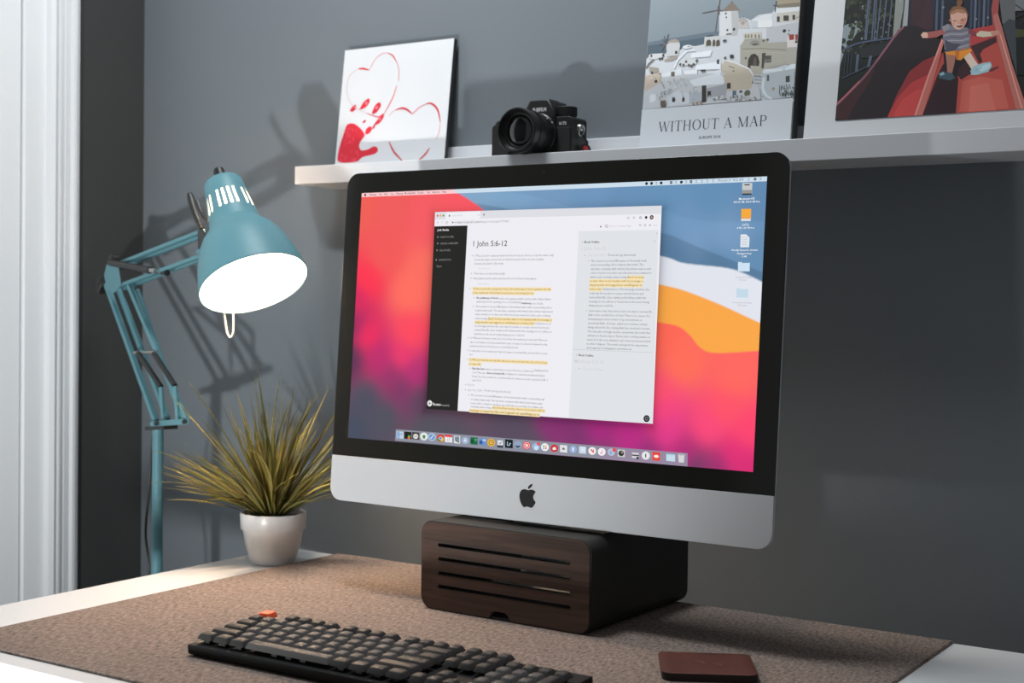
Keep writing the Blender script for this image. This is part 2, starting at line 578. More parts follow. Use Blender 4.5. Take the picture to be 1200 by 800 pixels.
PADZ = TOP + 0.0035
PXL, PXR, PYF, PYB = -0.6354, 0.309, -0.7962, -0.1163
pad = empty('desk_mat', (-0.163, -0.456, TOP), 'brown felt desk mat lying on the white desk', 'desk mat')
MB().box(PXL, PYF, TOP + 0.0005, PXR, PYB, PADZ).build('felt_sheet', 'felt', pad, bevel=0.0008)
e = MB()
e.prism([[(PXL - .0006, PYF - .0006), (PXR + .0006, PYF - .0006), (PXR + .0006, PYB + .0006), (PXL - .0006, PYB + .0006)]],
        lambda u, v, d: (u, v, d), TOP - 0.0001, TOP + 0.0024)
e.build('edge_band', 'felt', pad)

# ================================================================== COMPUTER STAND BOX
BOXA = -0.033
bxv = Vector((math.cos(BOXA), math.sin(BOXA), 0)); byv = Vector((-math.sin(BOXA), math.cos(BOXA), 0))
BW, BH, BD = 0.2557, 0.1165 - 0.0035, 0.243
BO = Vector((-0.1753, -0.3501, PADZ))        # front, bottom centre


def BX(u, v, d):
    return BO + bxv * u + byv * d + Vector((0, 0, v))


box = empty('monitor_stand', tuple(BO + byv * 0.12), 'dark walnut fronted box under the silver computer', 'stand')
RR = 0.017
outer = rrect(-BW / 2, 0, BW / 2, BH, RR, 8)
inner = rrect(-BW / 2 + 0.0035, 0.0035, BW / 2 - 0.0035, BH - 0.0035, RR - 0.0035, 8)
sh = MB()
sh.prism([outer, list(reversed(inner))], BX, 0.0, 0.055)                 # closed ring at the front
sh.prism([outer, list(reversed(inner))], BX, 0.215, BD)                  # and at the back
# middle: sides and floor only, the foot of the computer drops in through the top
k = len(outer)
ring_o = [p for p in outer if p[1] < BH - 0.0005 or abs(p[0]) > 0.112]
ro = sorted([p for p in outer if p[0] > 0], key=lambda p: 0)
U_out = [p for p in outer]; U_in = [p for p in inner]
# split at top centre: order starts bottom-left going ccw, the top edge lies between corner 3 end and corner 4 start
i_tr = 3 * 9 - 1; i_tl = 3 * 9
path_o = U_out[i_tl:] + U_out[:i_tr + 1]; path_i = U_in[i_tl:] + U_in[:i_tr + 1]
loop = path_o + list(reversed(path_i))
sh.prism([loop], BX, 0.055, 0.215)
sh.build('shell', 'gunmetal', box, smooth=True)
# wooden face with four slots and a thumb notch
face_o = rrect(-BW / 2 + 0.0016, 0.0016, BW / 2 - 0.0016, BH - 0.0016, RR - 0.0016, 8)


def box_px(x, y):
    p = on_plane(x, y, BO, byv) - BO
    return (p.dot(bxv), p.z)


nu, nv = box_px(586, 733)
notch = []
nw = 0.0165
bot_i = None
fo = []
for i, p in enumerate(face_o):
    fo.append(p)
    if i == 8:   # end of the bottom-left corner: run along the bottom with the notch
        fo += [(nu - nw, 0.0016), (nu - nw + 0.0045, 0.0085), (nu - nw + 0.009, 0.0108), (nu + nw - 0.009, 0.0108), (nu + nw - 0.0045, 0.0085), (nu + nw, 0.0016)]
slots = []
for (ya, yb) in ((638, 659.5), (654.5, 676.5), (671, 694.5), (687, 711)):
    a = box_px(514.5, ya); b = box_px(669, yb)
    vm = (a[1] + b[1]) / 2
    slots.append(list(reversed(rrect(a[0], vm - 0.0021, b[0], vm + 0.0021, 0.0020, 4))))
MB().prism([fo] + slots, BX, -0.0016, 0.006).build('front_panel', 'walnut', box)
# slot rims: thin dark metal liners
for sl in slots:
    us = [p[0] for p in sl]; vs_ = [p[1] for p in sl]
    o_ = rrect(min(us) - 0.0006, min(vs_) - 0.0006, max(us) + 0.0006, max(vs_) + 0.0006, 0.0026, 4)
    MB().prism([o_, sl], BX, -0.0019, -0.0012).build('slot_rim', 'gunmetal', box)
MB().prism([rrect(-0.11, 0.012, 0.11, 0.018, 0.002, 2)], BX, 0.03, 0.225).build('inner_tray', 'gunmetal', box)

# ================================================================== COMPUTER
IA, IT = -0.008733, 0.070268
IO = Vector((-0.16342, -0.31308, 0.86217))
iu = Vector((math.cos(IA), math.sin(IA), 0)); ib = Vector((-math.sin(IA), math.cos(IA), 0))
iv = Vector((0, 0, 1)) * math.cos(IT) + ib * math.sin(IT)
iw = iu.cross(iv).normalized()             # out of the screen, towards the viewer
HB, HC = 0.4498, 0.0613
SW2, SV0, SV1 = 0.2985, 0.0613 + 0.0248, 0.0613 + 0.0248 + 0.336


def IM(u, v, d):
    return IO + iu * u + iv * v - iw * d


foot_c = IO + ib * 0.085; foot_z = PADZ + 0.018
imac = empty('desktop_computer', (foot_c.x, foot_c.y, foot_z), 'silver all-in-one desktop computer with a lit colourful screen', 'computer')
ow = 0.325
MB().prism([rrect(-ow, HC, ow, HB, 0.0185, 8, (0, 0, 1, 1))], IM, 0.0, 0.0025).build('glass_front', 'glass_black', imac, bevel=0.0004)
MB().prism([rrect(-ow, 0, ow, HC - 0.0003, 0.0185, 8, (1, 1, 0, 0))], IM, -0.0002, 0.0025).build('chin', 'alu', imac, bevel=0.0004)
bs = MB()
lay = [(1.0, 0.0024), (1.0, 0.0058), (0.985, 0.0075), (0.90, 0.0135), (0.78, 0.022), (0.62, 0.033), (0.44, 0.043), (0.26, 0.049), (0.1, 0.051)]
base = rrect(-ow, 0, ow, HB, 0.0185, 8)
vc = HB / 2
n0 = len(base); vs = []; fs = []
for (s_, d_) in lay:
    vs += [IM(p[0] * s_, vc + (p[1] - vc) * s_, d_) for p in base]
for i in range(len(lay) - 1):
    for q in range(n0):
        a = i * n0 + q; b = i * n0 + (q + 1) % n0
        fs.append((a, b, b + n0, a + n0))
fs.append(tuple(range((len(lay) - 1) * n0, len(lay) * n0)))
bs.add(vs, fs)
bs.build('back_shell', 'alu', imac, smooth=True)
# stand: neck drops from the back into the box, foot lies on the tray
st = MB()
nk0 = IM(0, 0.17, 0.040)
neck = [nk0, IM(0, 0.06, 0.075), Vector((foot_c.x, foot_c.y, 0)) + ib * 0.055 + Vector((0, 0, foot_z + 0.03)),
        Vector((foot_c.x, foot_c.y, 0)) + ib * 0.05 + Vector((0, 0, foot_z + 0.004))]
for a, b in zip(neck[:-1], neck[1:]):
    st.bar(a, b, 0.19, 0.008, ref=tuple(ib))
fc = Vector((foot_c.x, foot_c.y, foot_z))
c4 = [fc + iu * sx * 0.095 + ib * sy + Vector((0, 0, sz)) for sz in (0.0, 0.006) for (sx, sy) in ((-1, -0.06), (1, -0.06), (1, 0.058), (-1, 0.058))]
st.add(c4, [(3, 2, 1, 0), (4, 5, 6, 7), (0, 1, 5, 4), (1, 2, 6, 5), (2, 3, 7, 6), (3, 0, 4, 7)])
st.build('foot_stand', 'alu', imac)


def chin_px(x, y):
    p = on_plane(x, y, IO, iw) - IO
    return (p.dot(iu), p.dot(iv))


apple = [(465, 308), (500, 299), (540, 298), (580, 315), (603, 345), (572, 385), (558, 440), (572, 490), (603, 535), (575, 590), (540, 632), (500, 632),
         (450, 612), (400, 625), (370, 612), (335, 555), (310, 480), (303, 410), (315, 345), (350, 300), (400, 287), (435, 297)]
stem = [(462, 275), (470, 240), (500, 205), (543, 188), (545, 205), (525, 245), (495, 272), (475, 284)]
lg = MB()
for pl in (apple, stem):
    pp = smooth_path(pl + [pl[0]], 3)[:-1]
    lg.prism([[chin_px(590 + x / 16, 555 + y / 16) for (x, y) in pp]], IM, -0.0006, 0.0005)
lg.build('logo', 'black_logo', imac)
wc = chin_px(637.5, 202)
MB().lathe([(0, 0.0), (0, 0.0032), (0.0004, 0.0030), (0.0005, 0.0)], IM(wc[0], wc[1], 0.0), iw, 20).build('webcam', 'lens_dot', imac)

# ---- the lit display: photo pixel -> screen fraction by homography of the four screen corners


def homography(src, dst):
    A = []
    for (x, y), (u, v) in zip(src, dst):
        A.append([x, y, 1, 0, 0, 0, -u * x, -u * y, -u]); A.append([0, 0, 0, x, y, 1, -v * x, -v * y, -v])
    _, _, vt = np.linalg.svd(np.array(A, float)); return vt[-1].reshape(3, 3)


HS = homography([(424, 229), (898, 204.5), (882, 551.5), (408, 514)], [(0, 1), (1, 1), (1, 0), (0, 0)])


def scr_px(x, y):
    q = HS @ np.array([x, y, 1.0]); q = q / q[2]
    return (-SW2 + 2 * SW2 * q[0], SV0 + (SV1 - SV0) * q[1])


def P(name):
    return Print(IO, iu, iv, px=scr_px, rect=(-SW2, SV0, SW2, SV1), dz=8e-6)


GX, GY = 480, 270
us = np.linspace(-SW2, SW2, GX + 1); vv = np.linspace(SV0, SV1, GY + 1)
UU, VV = np.meshgrid(us, vv)
warm_s = [((424, 240), (240, 95, 85)), ((450, 300), (242, 90, 88)), ((500, 262), (246, 93, 100)), ((540, 245), (250, 90, 100)), ((430, 330), (255, 55, 80)),
          ((480, 345), (255, 112, 96)), ((500, 320), (252, 112, 98)), ((460, 250), (240, 92, 92)),
          ((417, 350), (215, 38, 95)), ((415, 385), (150, 40, 95)), ((412, 420), (80, 52, 85)), ((430, 395), (240, 45, 95)), ((445, 420), (190, 45, 110)),
          ((430, 470), (74, 80, 95)), ((415, 505), (70, 78, 95)), ((480, 390), (255, 75, 95)), ((470, 420), (240, 60, 110)), ((485, 440), (185, 50, 120)),
          ((470, 455), (120, 58, 100)), ((490, 468), (95, 70, 95)), ((500, 505), (84, 84, 94)), ((450, 490), (78, 82, 94)), ((460, 440), (150, 52, 105)),
          ((600, 505), (90, 78, 96)), ((650, 495), (140, 52, 115)), ((700, 505), (175, 42, 130)), ((740, 510), (190, 45, 135)), ((780, 505), (232, 62, 140)),
          ((770, 460), (255, 85, 110)), ((775, 480), (245, 70, 130)), ((800, 425), (255, 112, 90)), ((770, 400), (255, 105, 85)), ((860, 440), (255, 106, 95)),
          ((850, 480), (255, 85, 105)), ((875, 505), (255, 70, 112)), ((830, 500), (255, 75, 125)), ((860, 530), (230, 48, 120)), ((875, 545), (215, 45, 115)),
          ((800, 530), (180, 45, 120)), ((815, 545), (105, 62, 100)), ((840, 545), (150, 50, 112)), ((700, 535), (100, 70, 100)), ((620, 530), (85, 80, 95)),
          ((520, 525), (80, 82, 94)), ((760, 530), (140, 50, 115)), ((680, 515), (125, 55, 110))]
blue_s = [((560, 228), (128, 166, 200)), ((600, 240), (122, 163, 200)), ((640, 232), (118, 158, 198)), ((700, 225), (112, 155, 198)), ((720, 238), (104, 148, 190)),
          ((830, 230), (98, 146, 188)), ((890, 230), (96, 140, 182)), ((800, 262), (112, 152, 194)), ((850, 275), (118, 156, 195)), ((810, 280), (118, 155, 194)),
          ((790, 295), (92, 136, 176)), ((840, 305), (92, 136, 175)), ((890, 300), (94, 138, 176)), ((780, 240), (102, 150, 192))]


def idw(samples, X, Y, pw=3.2):
    num = np.zeros(X.shape + (3,)); den = np.zeros(X.shape)
    for (xy, c) in samples:
        u, v = scr_px(*xy)
        wt = ((X - u) ** 2 + (Y - v) ** 2 + 0.020 ** 2) ** -2.2
        num += wt[..., None] * np.array([s2l(q) for q in c]); den += wt
    return num / den[..., None]


def curve_y(pts, X):
    q = smooth_path([scr_px(*p) for p in pts], 8)
    a = np.array(q); o_ = np.argsort(a[:, 0])
    return np.interp(X, a[o_, 0], a[o_, 1])


warm = idw(warm_s, UU, VV); blue = idw(blue_s, UU, VV)
EDGE = 0.0018


def step(x):
    return np.clip(x / EDGE + 0.5, 0, 1)[..., None]


redblue = curve_y([(520, 205), (535, 226), (550, 236), (568, 250), (600, 290), (650, 380), (700, 470)], UU)
c_bw = curve_y([(560, 268), (680, 283), (773, 299), (800, 307), (848, 312), (870, 318), (896, 330)], UU)
c_wo = curve_y([(560, 290), (680, 312), (771, 332), (800, 339), (840, 354), (878, 371), (896, 379)], UU)
c_or = curve_y([(560, 330), (680, 360), (768, 376), (793, 381), (807, 391), (820, 406), (838, 412), (890, 409)], UU)
wave1 = curve_y([(560, 224), (610, 228), (660, 240), (700, 252), (770, 244), (800, 254), (840, 258), (896, 257)], UU)
wave2 = curve_y([(560, 240), (700, 262), (774, 272), (800, 281), (830, 293), (896, 318)], UU)
img = warm.copy()
right = step(UU - scr_px(620, 300)[0])
img = img * (1 - right * step(VV - c_or)) + np.array([s2l(q) for q in (250, 168, 74)]) * right * step(VV - c_or)
white = np.zeros_like(img) + np.array([s2l(q) for q in (226, 229, 238)])
tw_ = right * step(VV - c_wo); img = img * (1 - tw_) + white * tw_
bl = (blue * 0.84 + 0.02) * (1.0 + 0.10 * step(VV - wave2) - 0.10 * (1 - step(VV - wave2))) * (0.96 + 0.08 * (1 - step(VV - wave1)) * step(VV - wave2))
tb_ = right * step(VV - c_bw) + (1 - right) * step(VV - redblue); img = img * (1 - tb_) + bl * tb_
# the window's soft drop shadow, part of the picture on the screen
wa = scr_px(509.3, 250.2); wz = scr_px(764, 495.6)
dx_ = np.maximum(np.maximum(wa[0] - UU, UU - wz[0]), 0); dy_ = np.maximum(np.maximum(wz[1] - 0.004 - VV, VV - wa[1] + 0.004), 0)
img = img * (1 - 0.42 * np.exp(-np.hypot(dx_, dy_) / 0.006))[..., None]
scr = Print(IO, iu, iv, px=scr_px, rect=None, dz=8e-6)
vs = list(zip(UU.ravel().tolist(), VV.ravel().tolist()))
fs = []
for j in range(GY):
    for i in range(GX):
        a = j * (GX + 1) + i; fs.append((a, a + 1, a + GX + 2, a + GX + 1))
scr.raw(vs, fs, [tuple(c) for c in img.reshape(-1, 3).tolist()])
display = scr.build('display', 'screen', imac)
display['label'] = 'lit screen with red, blue and orange wave wallpaper'

# menu bar
mb = P('menu'); mb.layer = 2
va = scr_px(424, 233.6)[1]
mb.up(); mb.uvpoly([(-SW2, va), (scr_px(534, 228)[0], va), (scr_px(531, 224)[0], SV1), (-SW2, SV1)], (250, 205, 208))
mb.uvpoly([(scr_px(534, 228)[0], va), (SW2, va), (SW2, SV1), (scr_px(531, 224)[0], SV1)], (205, 222, 236))


def bar_y(x):   # a row along the menu bar: middle of the bar as a photo pixel
    return 231.3 + (207.2 - 231.3) * (x - 424) / (897 - 424)


mb.disc(428, bar_y(428), 1.1, (30, 25, 28))
for (a, b, t) in ((432.5, 441, 'Chrome'), (444, 447.2, 'File'), (450, 454, 'Edit'), (457, 461.5, 'View'), (464, 472, 'History'), (474, 486.4, 'Bookmarks'),
                  (489, 496, 'People'), (499.8, 503.2, 'Tab'), (506, 514.6, 'Window'), (517.8, 522.5, 'Help')):
    mb.text(t, a, bar_y(a) + 1.0, b, (60, 40, 45), bold=0.02 if t == 'Chrome' else 0.005, res=1)
for i, x in enumerate((756.4, 762.3, 768, 773.6, 785.3, 791, 797.3, 803, 808.7, 815, 821.6, 828, 834.7, 876.4, 884, 890.6)):
    y = bar_y(x)
    if i in (0, 1, 3, 6, 14):
        mb.disc(x, y, 1.6, (32, 36, 44))
        if i == 14: mb.disc(x, y, 0.6, (190, 205, 220))
    elif i in (4, 8):
        mb.poly([(x - 1.4, y - 1.6), (x + 1.4, y - 1.7), (x + 1.4, y + 1.5), (x - 1.4, y + 1.6)], (45, 50, 60))
        mb.stroke([(x - 1.4, y), (x + 1.4, y)], 0.5, (200, 215, 230))
    else:
        mb.stroke([(x - 1.3, y - 1.2), (x + 1.2, y - 1.3)], 0.5, (110, 125, 140)); mb.stroke([(x - 1.3, y + 1.2), (x + 1.2, y + 1.1)], 0.5, (120, 135, 150))
        mb.stroke([(x, y - 1.2), (x, y + 1.2)], 0.4, (110, 125, 140))
mb.text('Mon Jul 27  8:22 AM', 840.7, bar_y(840.7) + 1.2, 870, (70, 80, 92), res=1)
mb.build('menu_bar', 'screen', display)

# browser window
wn = P('window'); wn.layer = 4
WTL, WTR, WBR, WBL = (509.3, 250.2), (774.3, 240), (764, 495.6), (499, 479.8)
wn.poly([WTL, WTR, WBR, WBL], (238, 237, 243))
wn.poly([WTL, WTR, (773.9, 249.6), (509, 258.8)], (222, 222, 229))
wn.poly([(522, 250.6), (562, 249), (562, 257.1), (521.6, 258.6)], (241, 240, 245))
for x, c in ((512.3, (225, 95, 75)), (515.6, (226, 165, 70)), (519, (70, 160, 75))):
    wn.disc(x, 254.4 - (x - 512) * 0.03, 1.05, c, 12)
wn.disc(526, 254.3, 0.9, (90, 90, 95)); wn.text('1 John 5:6-12', 529, 255, 541, (175, 175, 182), res=1)
wn.text('x', 559.2, 253.9, 560.6, (120, 120, 128), res=1); wn.text('+', 565, 254.4, 567.2, (70, 75, 95), bold=0.02, res=1)
wn.text('<', 511.3, 263.6, 512.8, (150, 150, 156), res=1); wn.text('>', 516.5, 263.4, 518, (185, 185, 190), res=1); wn.disc(523, 262.2, 1.2, (150, 150, 156)); wn.disc(523, 262.2, 0.8, (238, 237, 243))
wn.disc(530, 262, 0.8, (60, 60, 64)); wn.text('roamresearch.com', 532.5, 263.3, 561, (95, 95, 102), res=1); wn.text('/#/app/notes/page/5T7bNk2', 561.4, 262.2, 595.5, (150, 150, 156), res=1)
for x, y, r, c in ((735, 254.7, 1.2, (165, 165, 172)), (741.6, 254.4, 1.2, (175, 175, 180)), (749.4, 254.3, 1.4, (140, 150, 150)), (756, 254, 1.5, (40, 40, 44)), (762.5, 253.8, 2.3, (70, 45, 40))):
    wn.disc(x, y, r, c)
wn.disc(762.5, 253.8, 1.1, (190, 170, 160)); wn.disc(749.4, 254.3, 0.7, (238, 237, 243)); wn.disc(735, 254.7, 0.7, (238, 237, 243)); wn.disc(741.6, 254.4, 0.7, (238, 237, 243))
# side bar
wn.poly([(508.6, 266.9), (547.2, 265.5), (535.8, 482.1), WBL], (38, 38, 36))
wn.text('Josh Gieske', 512, 272.2, 525.5, (240, 240, 240), bold=0.02, res=1)
for (t, a, b, y) in (('DAILY NOTES', 515.7, 531, 280.4), ('GRAPH OVERVIEW', 515.5, 536.3, 287.9), ('ALL PAGES', 514.7, 527, 295.8), ('SHORTCUTS', 513.8, 528, 307), ('Tasks', 511, 517, 314.6)):
    wn.text(t, a, y, b, (150, 150, 148), res=1)
    if t != 'Tasks': wn.disc(a - 3, y - 1.1, 0.8, (140, 140, 138))
wn.disc(503.3, 473.4, 2.9, (232, 232, 232)); wn.stroke([(501.5, 473.2), (503.3, 474.3), (505.2, 473.2)], 0.7, (45, 45, 43)); wn.stroke([(503.3, 471.5), (503.3, 474)], 0.6, (45, 45, 43))
wn.text('Roam', 507.2, 475.7, 515.4, (238, 238, 238), bold=0.02, res=1); wn.text('Research', 515.8, 476.3, 526, (190, 190, 190), res=1)
# right pane
wn.poly([(677.2, 270.8), (770.6, 268.5), (763.9, 495.6), (665.6, 489.7)], (224, 227, 231))
wn.poly([(702.4, 264.1), (704.2, 265.3), (702.3, 266.6)], (60, 60, 64)); wn.disc(709.5, 264.4, 1.5, (130, 130, 136)); wn.disc(709.5, 264.4, 1.05, (238, 237, 243)); wn.stroke([(710.5, 265.6), (711.6, 266.9)], 0.5, (130, 130, 136))
wn.text('Find or Create Page', 713, 265.9, 738.4, (190, 190, 196), res=1)
for x in (749.4, 755, 761): wn.stroke([(x - 1.2, 262.6), (x + 1.2, 262.5), (x, 264.6), (x - 1.2, 262.6)], 0.5, (110, 110, 118))
for x in (765.6, 767.1, 768.6): wn.disc(x, 263.2, 0.35, (110, 110, 118))
wn.text('x', 768, 273.5, 769.6, (130, 130, 136), res=1); wn.text('x', 765.4, 282.7, 767, (130, 130, 136), res=1)
wn.stroke([(671.8, 409.2), (764.5, 412.2)], 0.6, (200, 203, 208))
wn.build('browser_window', 'screen', display)

tx = P('text'); tx.layer = 60
DK, GR, LG, HL = (98, 98, 104), (172, 172, 180), (205, 206, 212), (247, 225, 174)
INK = (118, 118, 126)


def hl(x0, x1, y, c=HL):
    a = scr_px(x0, y - 3.1); b = scr_px(x1, y); lo = scr_px(x0, y + 1.3)
    tx.up(); tx.uvpoly([(a[0], lo[1]), (b[0], lo[1]), (b[0], a[1]), (a[0], a[1])], c)


def para(rows):
    for r in rows:
        t, a, b, y = r[:4]; col = r[4] if len(r) > 4 else INK
        if len(r) > 5 and r[5]: hl(r[5][0], r[5][1], y)
        tx.text(t, a, y, b, col, res=1, bold=r[6] if len(r) > 6 else 0.004)


tx.text('1 John 5:6-12', 554, 289.8, 593.3, (62, 62, 66), bold=0.004, res=3)
HI = (135, 110, 70)


def c2(x): return 530 + x / 5.333


def r3(x): return 660 + x / 7.27


def r4(x): return 660 + x / 4.846


para([
    ('6 This is he who came by water and blood—Jesus Christ; not by the water only', 555.5, 647.7, 301.9),
    ('but by the water and the blood. And the Spirit is the one who testifies,', 555.5, 637, 306.4),
    ('because the Spirit is the truth.', 555.5, 589.5, 311),
    ('Show Notes', 560, 574, 316.7, LG),
    ('7 For there are three that testify:', 554.7, 591.5, 322.6),
    ('8 the Spirit and the water and the blood; and these three agree.', 554, 628, 328.3),
    ('Show Notes', 559, 573, 334.5, LG),
    ('9 If we receive the testimony of men, the testimony of God is greater, for this', 553.7, 644.7, 340.3, HI, (553.4, 645)),
    ('is the testimony of God that he has borne concerning his Son.', 553.4, 625, 344.9, HI, (553.2, 625.4)),
    ('the testimony of God:', c2(148), c2(280), 350.9, (60, 60, 64), None, 0.025),
    ('In the strongest possible terms, John claims divine', c2(286), c2(612), 350.9 + 0.7),
    ('authority for his teaching; it is not merely his', c2(148), c2(424), 355.4), ('testimony,', c2(428), c2(492), 356.6, (60, 60, 64), None, 0.025), ('it is God’s.', c2(498), c2(565), 357),
    ('The section is a loud affirmation of doctrinal truth, with a resounding call to', c2(145), c2(620), 361),
    ('believe that truth. The absolute certainty with which John writes may sound', c2(142), c2(622), 365.5),
    ('odd or harsh to modern ears that have been trained to think such certainty', c2(140), c2(612), 370),
    ('unbecoming.', c2(140), c2(217), 374.8), ('But if God has spoken, then to be hesitant with his message is', c2(222), c2(618), 375.2, HI, (c2(221), c2(619))),
    ('inappropriate and suggests an unwillingness to believe him.', c2(140), c2(510), 379.2, HI, (c2(139), c2(511))), ('Furthermore, if', c2(516), c2(612), 380.3),
    ('his message involves the only way for people to escape eternal doom and', c2(137), c2(600), 383.7),
    ('instead find life, then clarity and boldness with this message is not callous or', c2(137), c2(620), 388.2),
    ('harsh but is the most loving thing anyone could do.', c2(135), c2(450), 393),
    ('10 Whoever believes in the Son of God has the testimony in himself. Whoever', c2(112), c2(592), 397.7),
    ('does not believe God has made him a liar, because he has not believed in the', c2(110), c2(592), 402.6),
    ('testimony that God has borne concerning his Son.', c2(107), c2(412), 407),
    ('11 And this is the testimony, that God gave us eternal life, and this life is in his', c2(108), c2(592), 412.7),
    ('Son.', c2(105), c2(127), 417),
    ('12 Whoever has the Son has life; whoever does not have the Son of God does', c2(105), c2(592), 423.0, HI, (c2(104), c2(593))),
    ('not have life.', c2(103), c2(178), 428, HI, (c2(102), c2(180))),
    ('Has the Son', c2(123), c2(198), 433.4, (60, 60, 64), None, 0.025), ('makes a claim that to reject the Son as divine and', c2(203), c2(505), 434), ('believed to', c2(512), c2(596), 435.2),
    ('God. Whoever', c2(123), c2(208), 438), ('does not have life', c2(214), c2(325), 438.6, (60, 60, 64), None, 0.025), ('is subject to eternal punishment (John', c2(330), c2(575), 439.4),
    ('3:36). For those who do not know him to trust, see notes on John 5:24, 1', c2(122), c2(592), 442.7),
    ('John 3:23.', c2(122), c2(180), 447),
    ('Notes', c2(95), c2(137), 452.5, GR),
    ('July 3rd, 2020 -', c2(95), c2(195), 458.5, GR), ('From strong devotional', c2(200), c2(362), 459.2, (140, 140, 148)),
    ('The section is a loud affirmation of doctrinal truth, with a resounding call', c2(115), c2(573), 464.5),
    ('to believe that truth. The absolute certainty with which John writes may', c2(113), c2(560), 469.4),
    ('sound odd or harsh to modern ears that have been trained to think such', c2(112), c2(565), 473.8),
    ('certainty unbecoming.', c2(112), c2(246), 477.8), ('But if God has spoken, then to be hesitant with his', c2(252), c2(577), 478.9, HI, (c2(251), c2(578))),
    ('message is inappropriate and suggests an unwillingness to', c2(108), c2(545), 482.3, HI, (c2(107), c2(546))),
    # right pane
    ('Block Outline', r3(175), r3(303), 284.8, (70, 70, 74), None, 0.02),
    ('1 John 5:6-12', r3(150), r3(355), 293.4, LG),
    ('July 3rd, 2020 -', r3(205), r3(370), 300.2, LG), ('From strong devotional', r3(378), r3(610), 299.8, (125, 125, 132)),
    ('The section is a loud affirmation of doctrinal truth,', r3(232), r3(708), 306.8),
    ('and a resounding call to believe that truth. The', r3(230), r3(680), 311.3),
    ('absolute certainty with which John writes may sound', r3(230), r3(740), 316.1),
    ('odd or harsh to modern ears that have been trained to', r3(227), r3(747), 320.8),
    ('think such certainty unbecoming.', r3(225), r3(538), 325.6), ('But if God has', r3(545), r3(683), 325.4, HI, (r3(544), r3(684))),
    ('spoken, then to be hesitant with his message is', r3(223), r3(675), 330.1, HI, (r3(222), r3(677))),
    ('inappropriate and suggests an unwillingness to', r3(220), r3(667), 334.8, HI, (r3(219), r3(668))),
    ('believe him.', r3(218), r3(325), 339.6, HI, (r3(217), r3(327))), ('Furthermore, if his message involves the', r3(335), r3(728), 339.7),
    ('only way for people to escape eternal doom and', r4(147), r4(453), 344.5),
    ('instead find life, then clarity and boldness with this', r4(145), r4(468), 349.3),
    ('message is not callous or harsh but is the most loving', r4(143), r4(485), 354.1),
    ('thing anyone could do.', r4(143), r4(283), 358.8),
    ('John makes clear that there is but one way to eternal life:', r4(143), r4(502), 365),
    ('faith in the crucified Son of God. There is no excuse for', r4(140), r4(490), 369.8),
    ('downplaying doctrine in favor of good intentions or', r4(138), r4(447), 374.6),
    ('emotional faith. God has called us to believe certain', r4(138), r4(475), 379.5),
    ('things about his Son. Saving faith has doctrinal content.', r4(137), r4(490), 384.2),
    ('The text also strongly teaches exclusivity: the truth that', r4(136), r4(492), 389.1),
    ('salvation is found only in Christ. John’s writing makes no', r4(135), r4(492), 393.9),
    ('sense if, in the end, salvation can come by sincere belief', r4(133), r4(492), 398.7),
    ('in other religions. This truth undergirds the importance', r4(132), r4(480), 403.5),
    ('and urgency of evangelism and missions.', r4(130), r4(388), 408.2),
    ('Block Outline', r4(85), r4(170), 417, (70, 70, 74), None, 0.02),
    ('Matthew 5:9-13', r4(62), r4(228), 425, LG),
    ('The Lord’s Prayer', r4(107), r4(225), 433, LG),
])
for (x, y) in ((553.3, 300.8), (552.3, 321.6), (551.8, 327.2), (550.8, 339), (555.4, 349.8), (554.7, 360), (548.4, 396.6), (548, 411.3), (547.3, 421.8), (551, 432.2), (545.6, 451.5), (545.2, 457.3), (549.3, 463.4),
               (682, 283.7), (684.8, 299.4), (689.3, 305.7), (686.8, 363.8), (675.2, 415.8), (678.5, 431.6)):
    tx.disc(x, y, 0.5, (140, 140, 146), 8)
tx.disc(757.4, 489.6, 3.7, (38, 38, 40)); tx.disc(757.4, 489.6, 1.9, (150, 150, 152)); tx.disc(757.4, 489.6, 1.3, (38, 38, 40))
tx.build('page_text', 'screen', display)

# desktop icons
ic = P('icons'); ic.layer = 3


def quad_icon(x, y, wd_, ht, c, lean=-0.06):
    a = ht / 2; b = wd_ / 2
    ic.poly([(x - b - a * lean * -1 + 0, y - a + 0.1), (x + b - a * lean * -1 * 0, y - a - 0.2), (x + b + a * lean, y + a - 0.1), (x - b + a * lean, y + a + 0.2)], c)


quad_icon(874.9, 219.2, 11.5, 13.5, (196, 200, 200)); quad_icon(874.6, 223.2, 11.2, 5, (150, 152, 150)); quad_icon(874.4, 225.6, 11.2, 1.6, (55, 55, 55)); quad_icon(874.5, 214.6, 6, 1.2, (50, 52, 58))
quad_icon(873.7, 248.6, 11.3, 11.5, (246, 170, 62)); quad_icon(873.2, 255.5, 11.3, 3.0, (222, 222, 226)); quad_icon(873.4, 253.6, 11.2, 1.4, (228, 160, 90))
ic.poly([(867, 272.8), (873.5, 272.6), (877.5, 276.5), (877, 287.7), (866.6, 288)], (226, 230, 238))
for q in range(5): ic.stroke([(868.4, 276.5 + q * 2.1), (875.4, 276.4 + q * 2.1)], 0.4, (170, 175, 186))
for (x, y, c) in ((871, 310.6, (205, 226, 243)), (869.2, 341.4, (196, 218, 234))):
    ic.poly([(x - 7, y - 5.3), (x - 2.8, y - 5.4), (x - 2.0, y - 4.3), (x + 6.9, y - 4.6), (x + 6.6, y + 5.6), (x - 7.1, y + 5.4)], c)
W_ = (250, 250, 252)
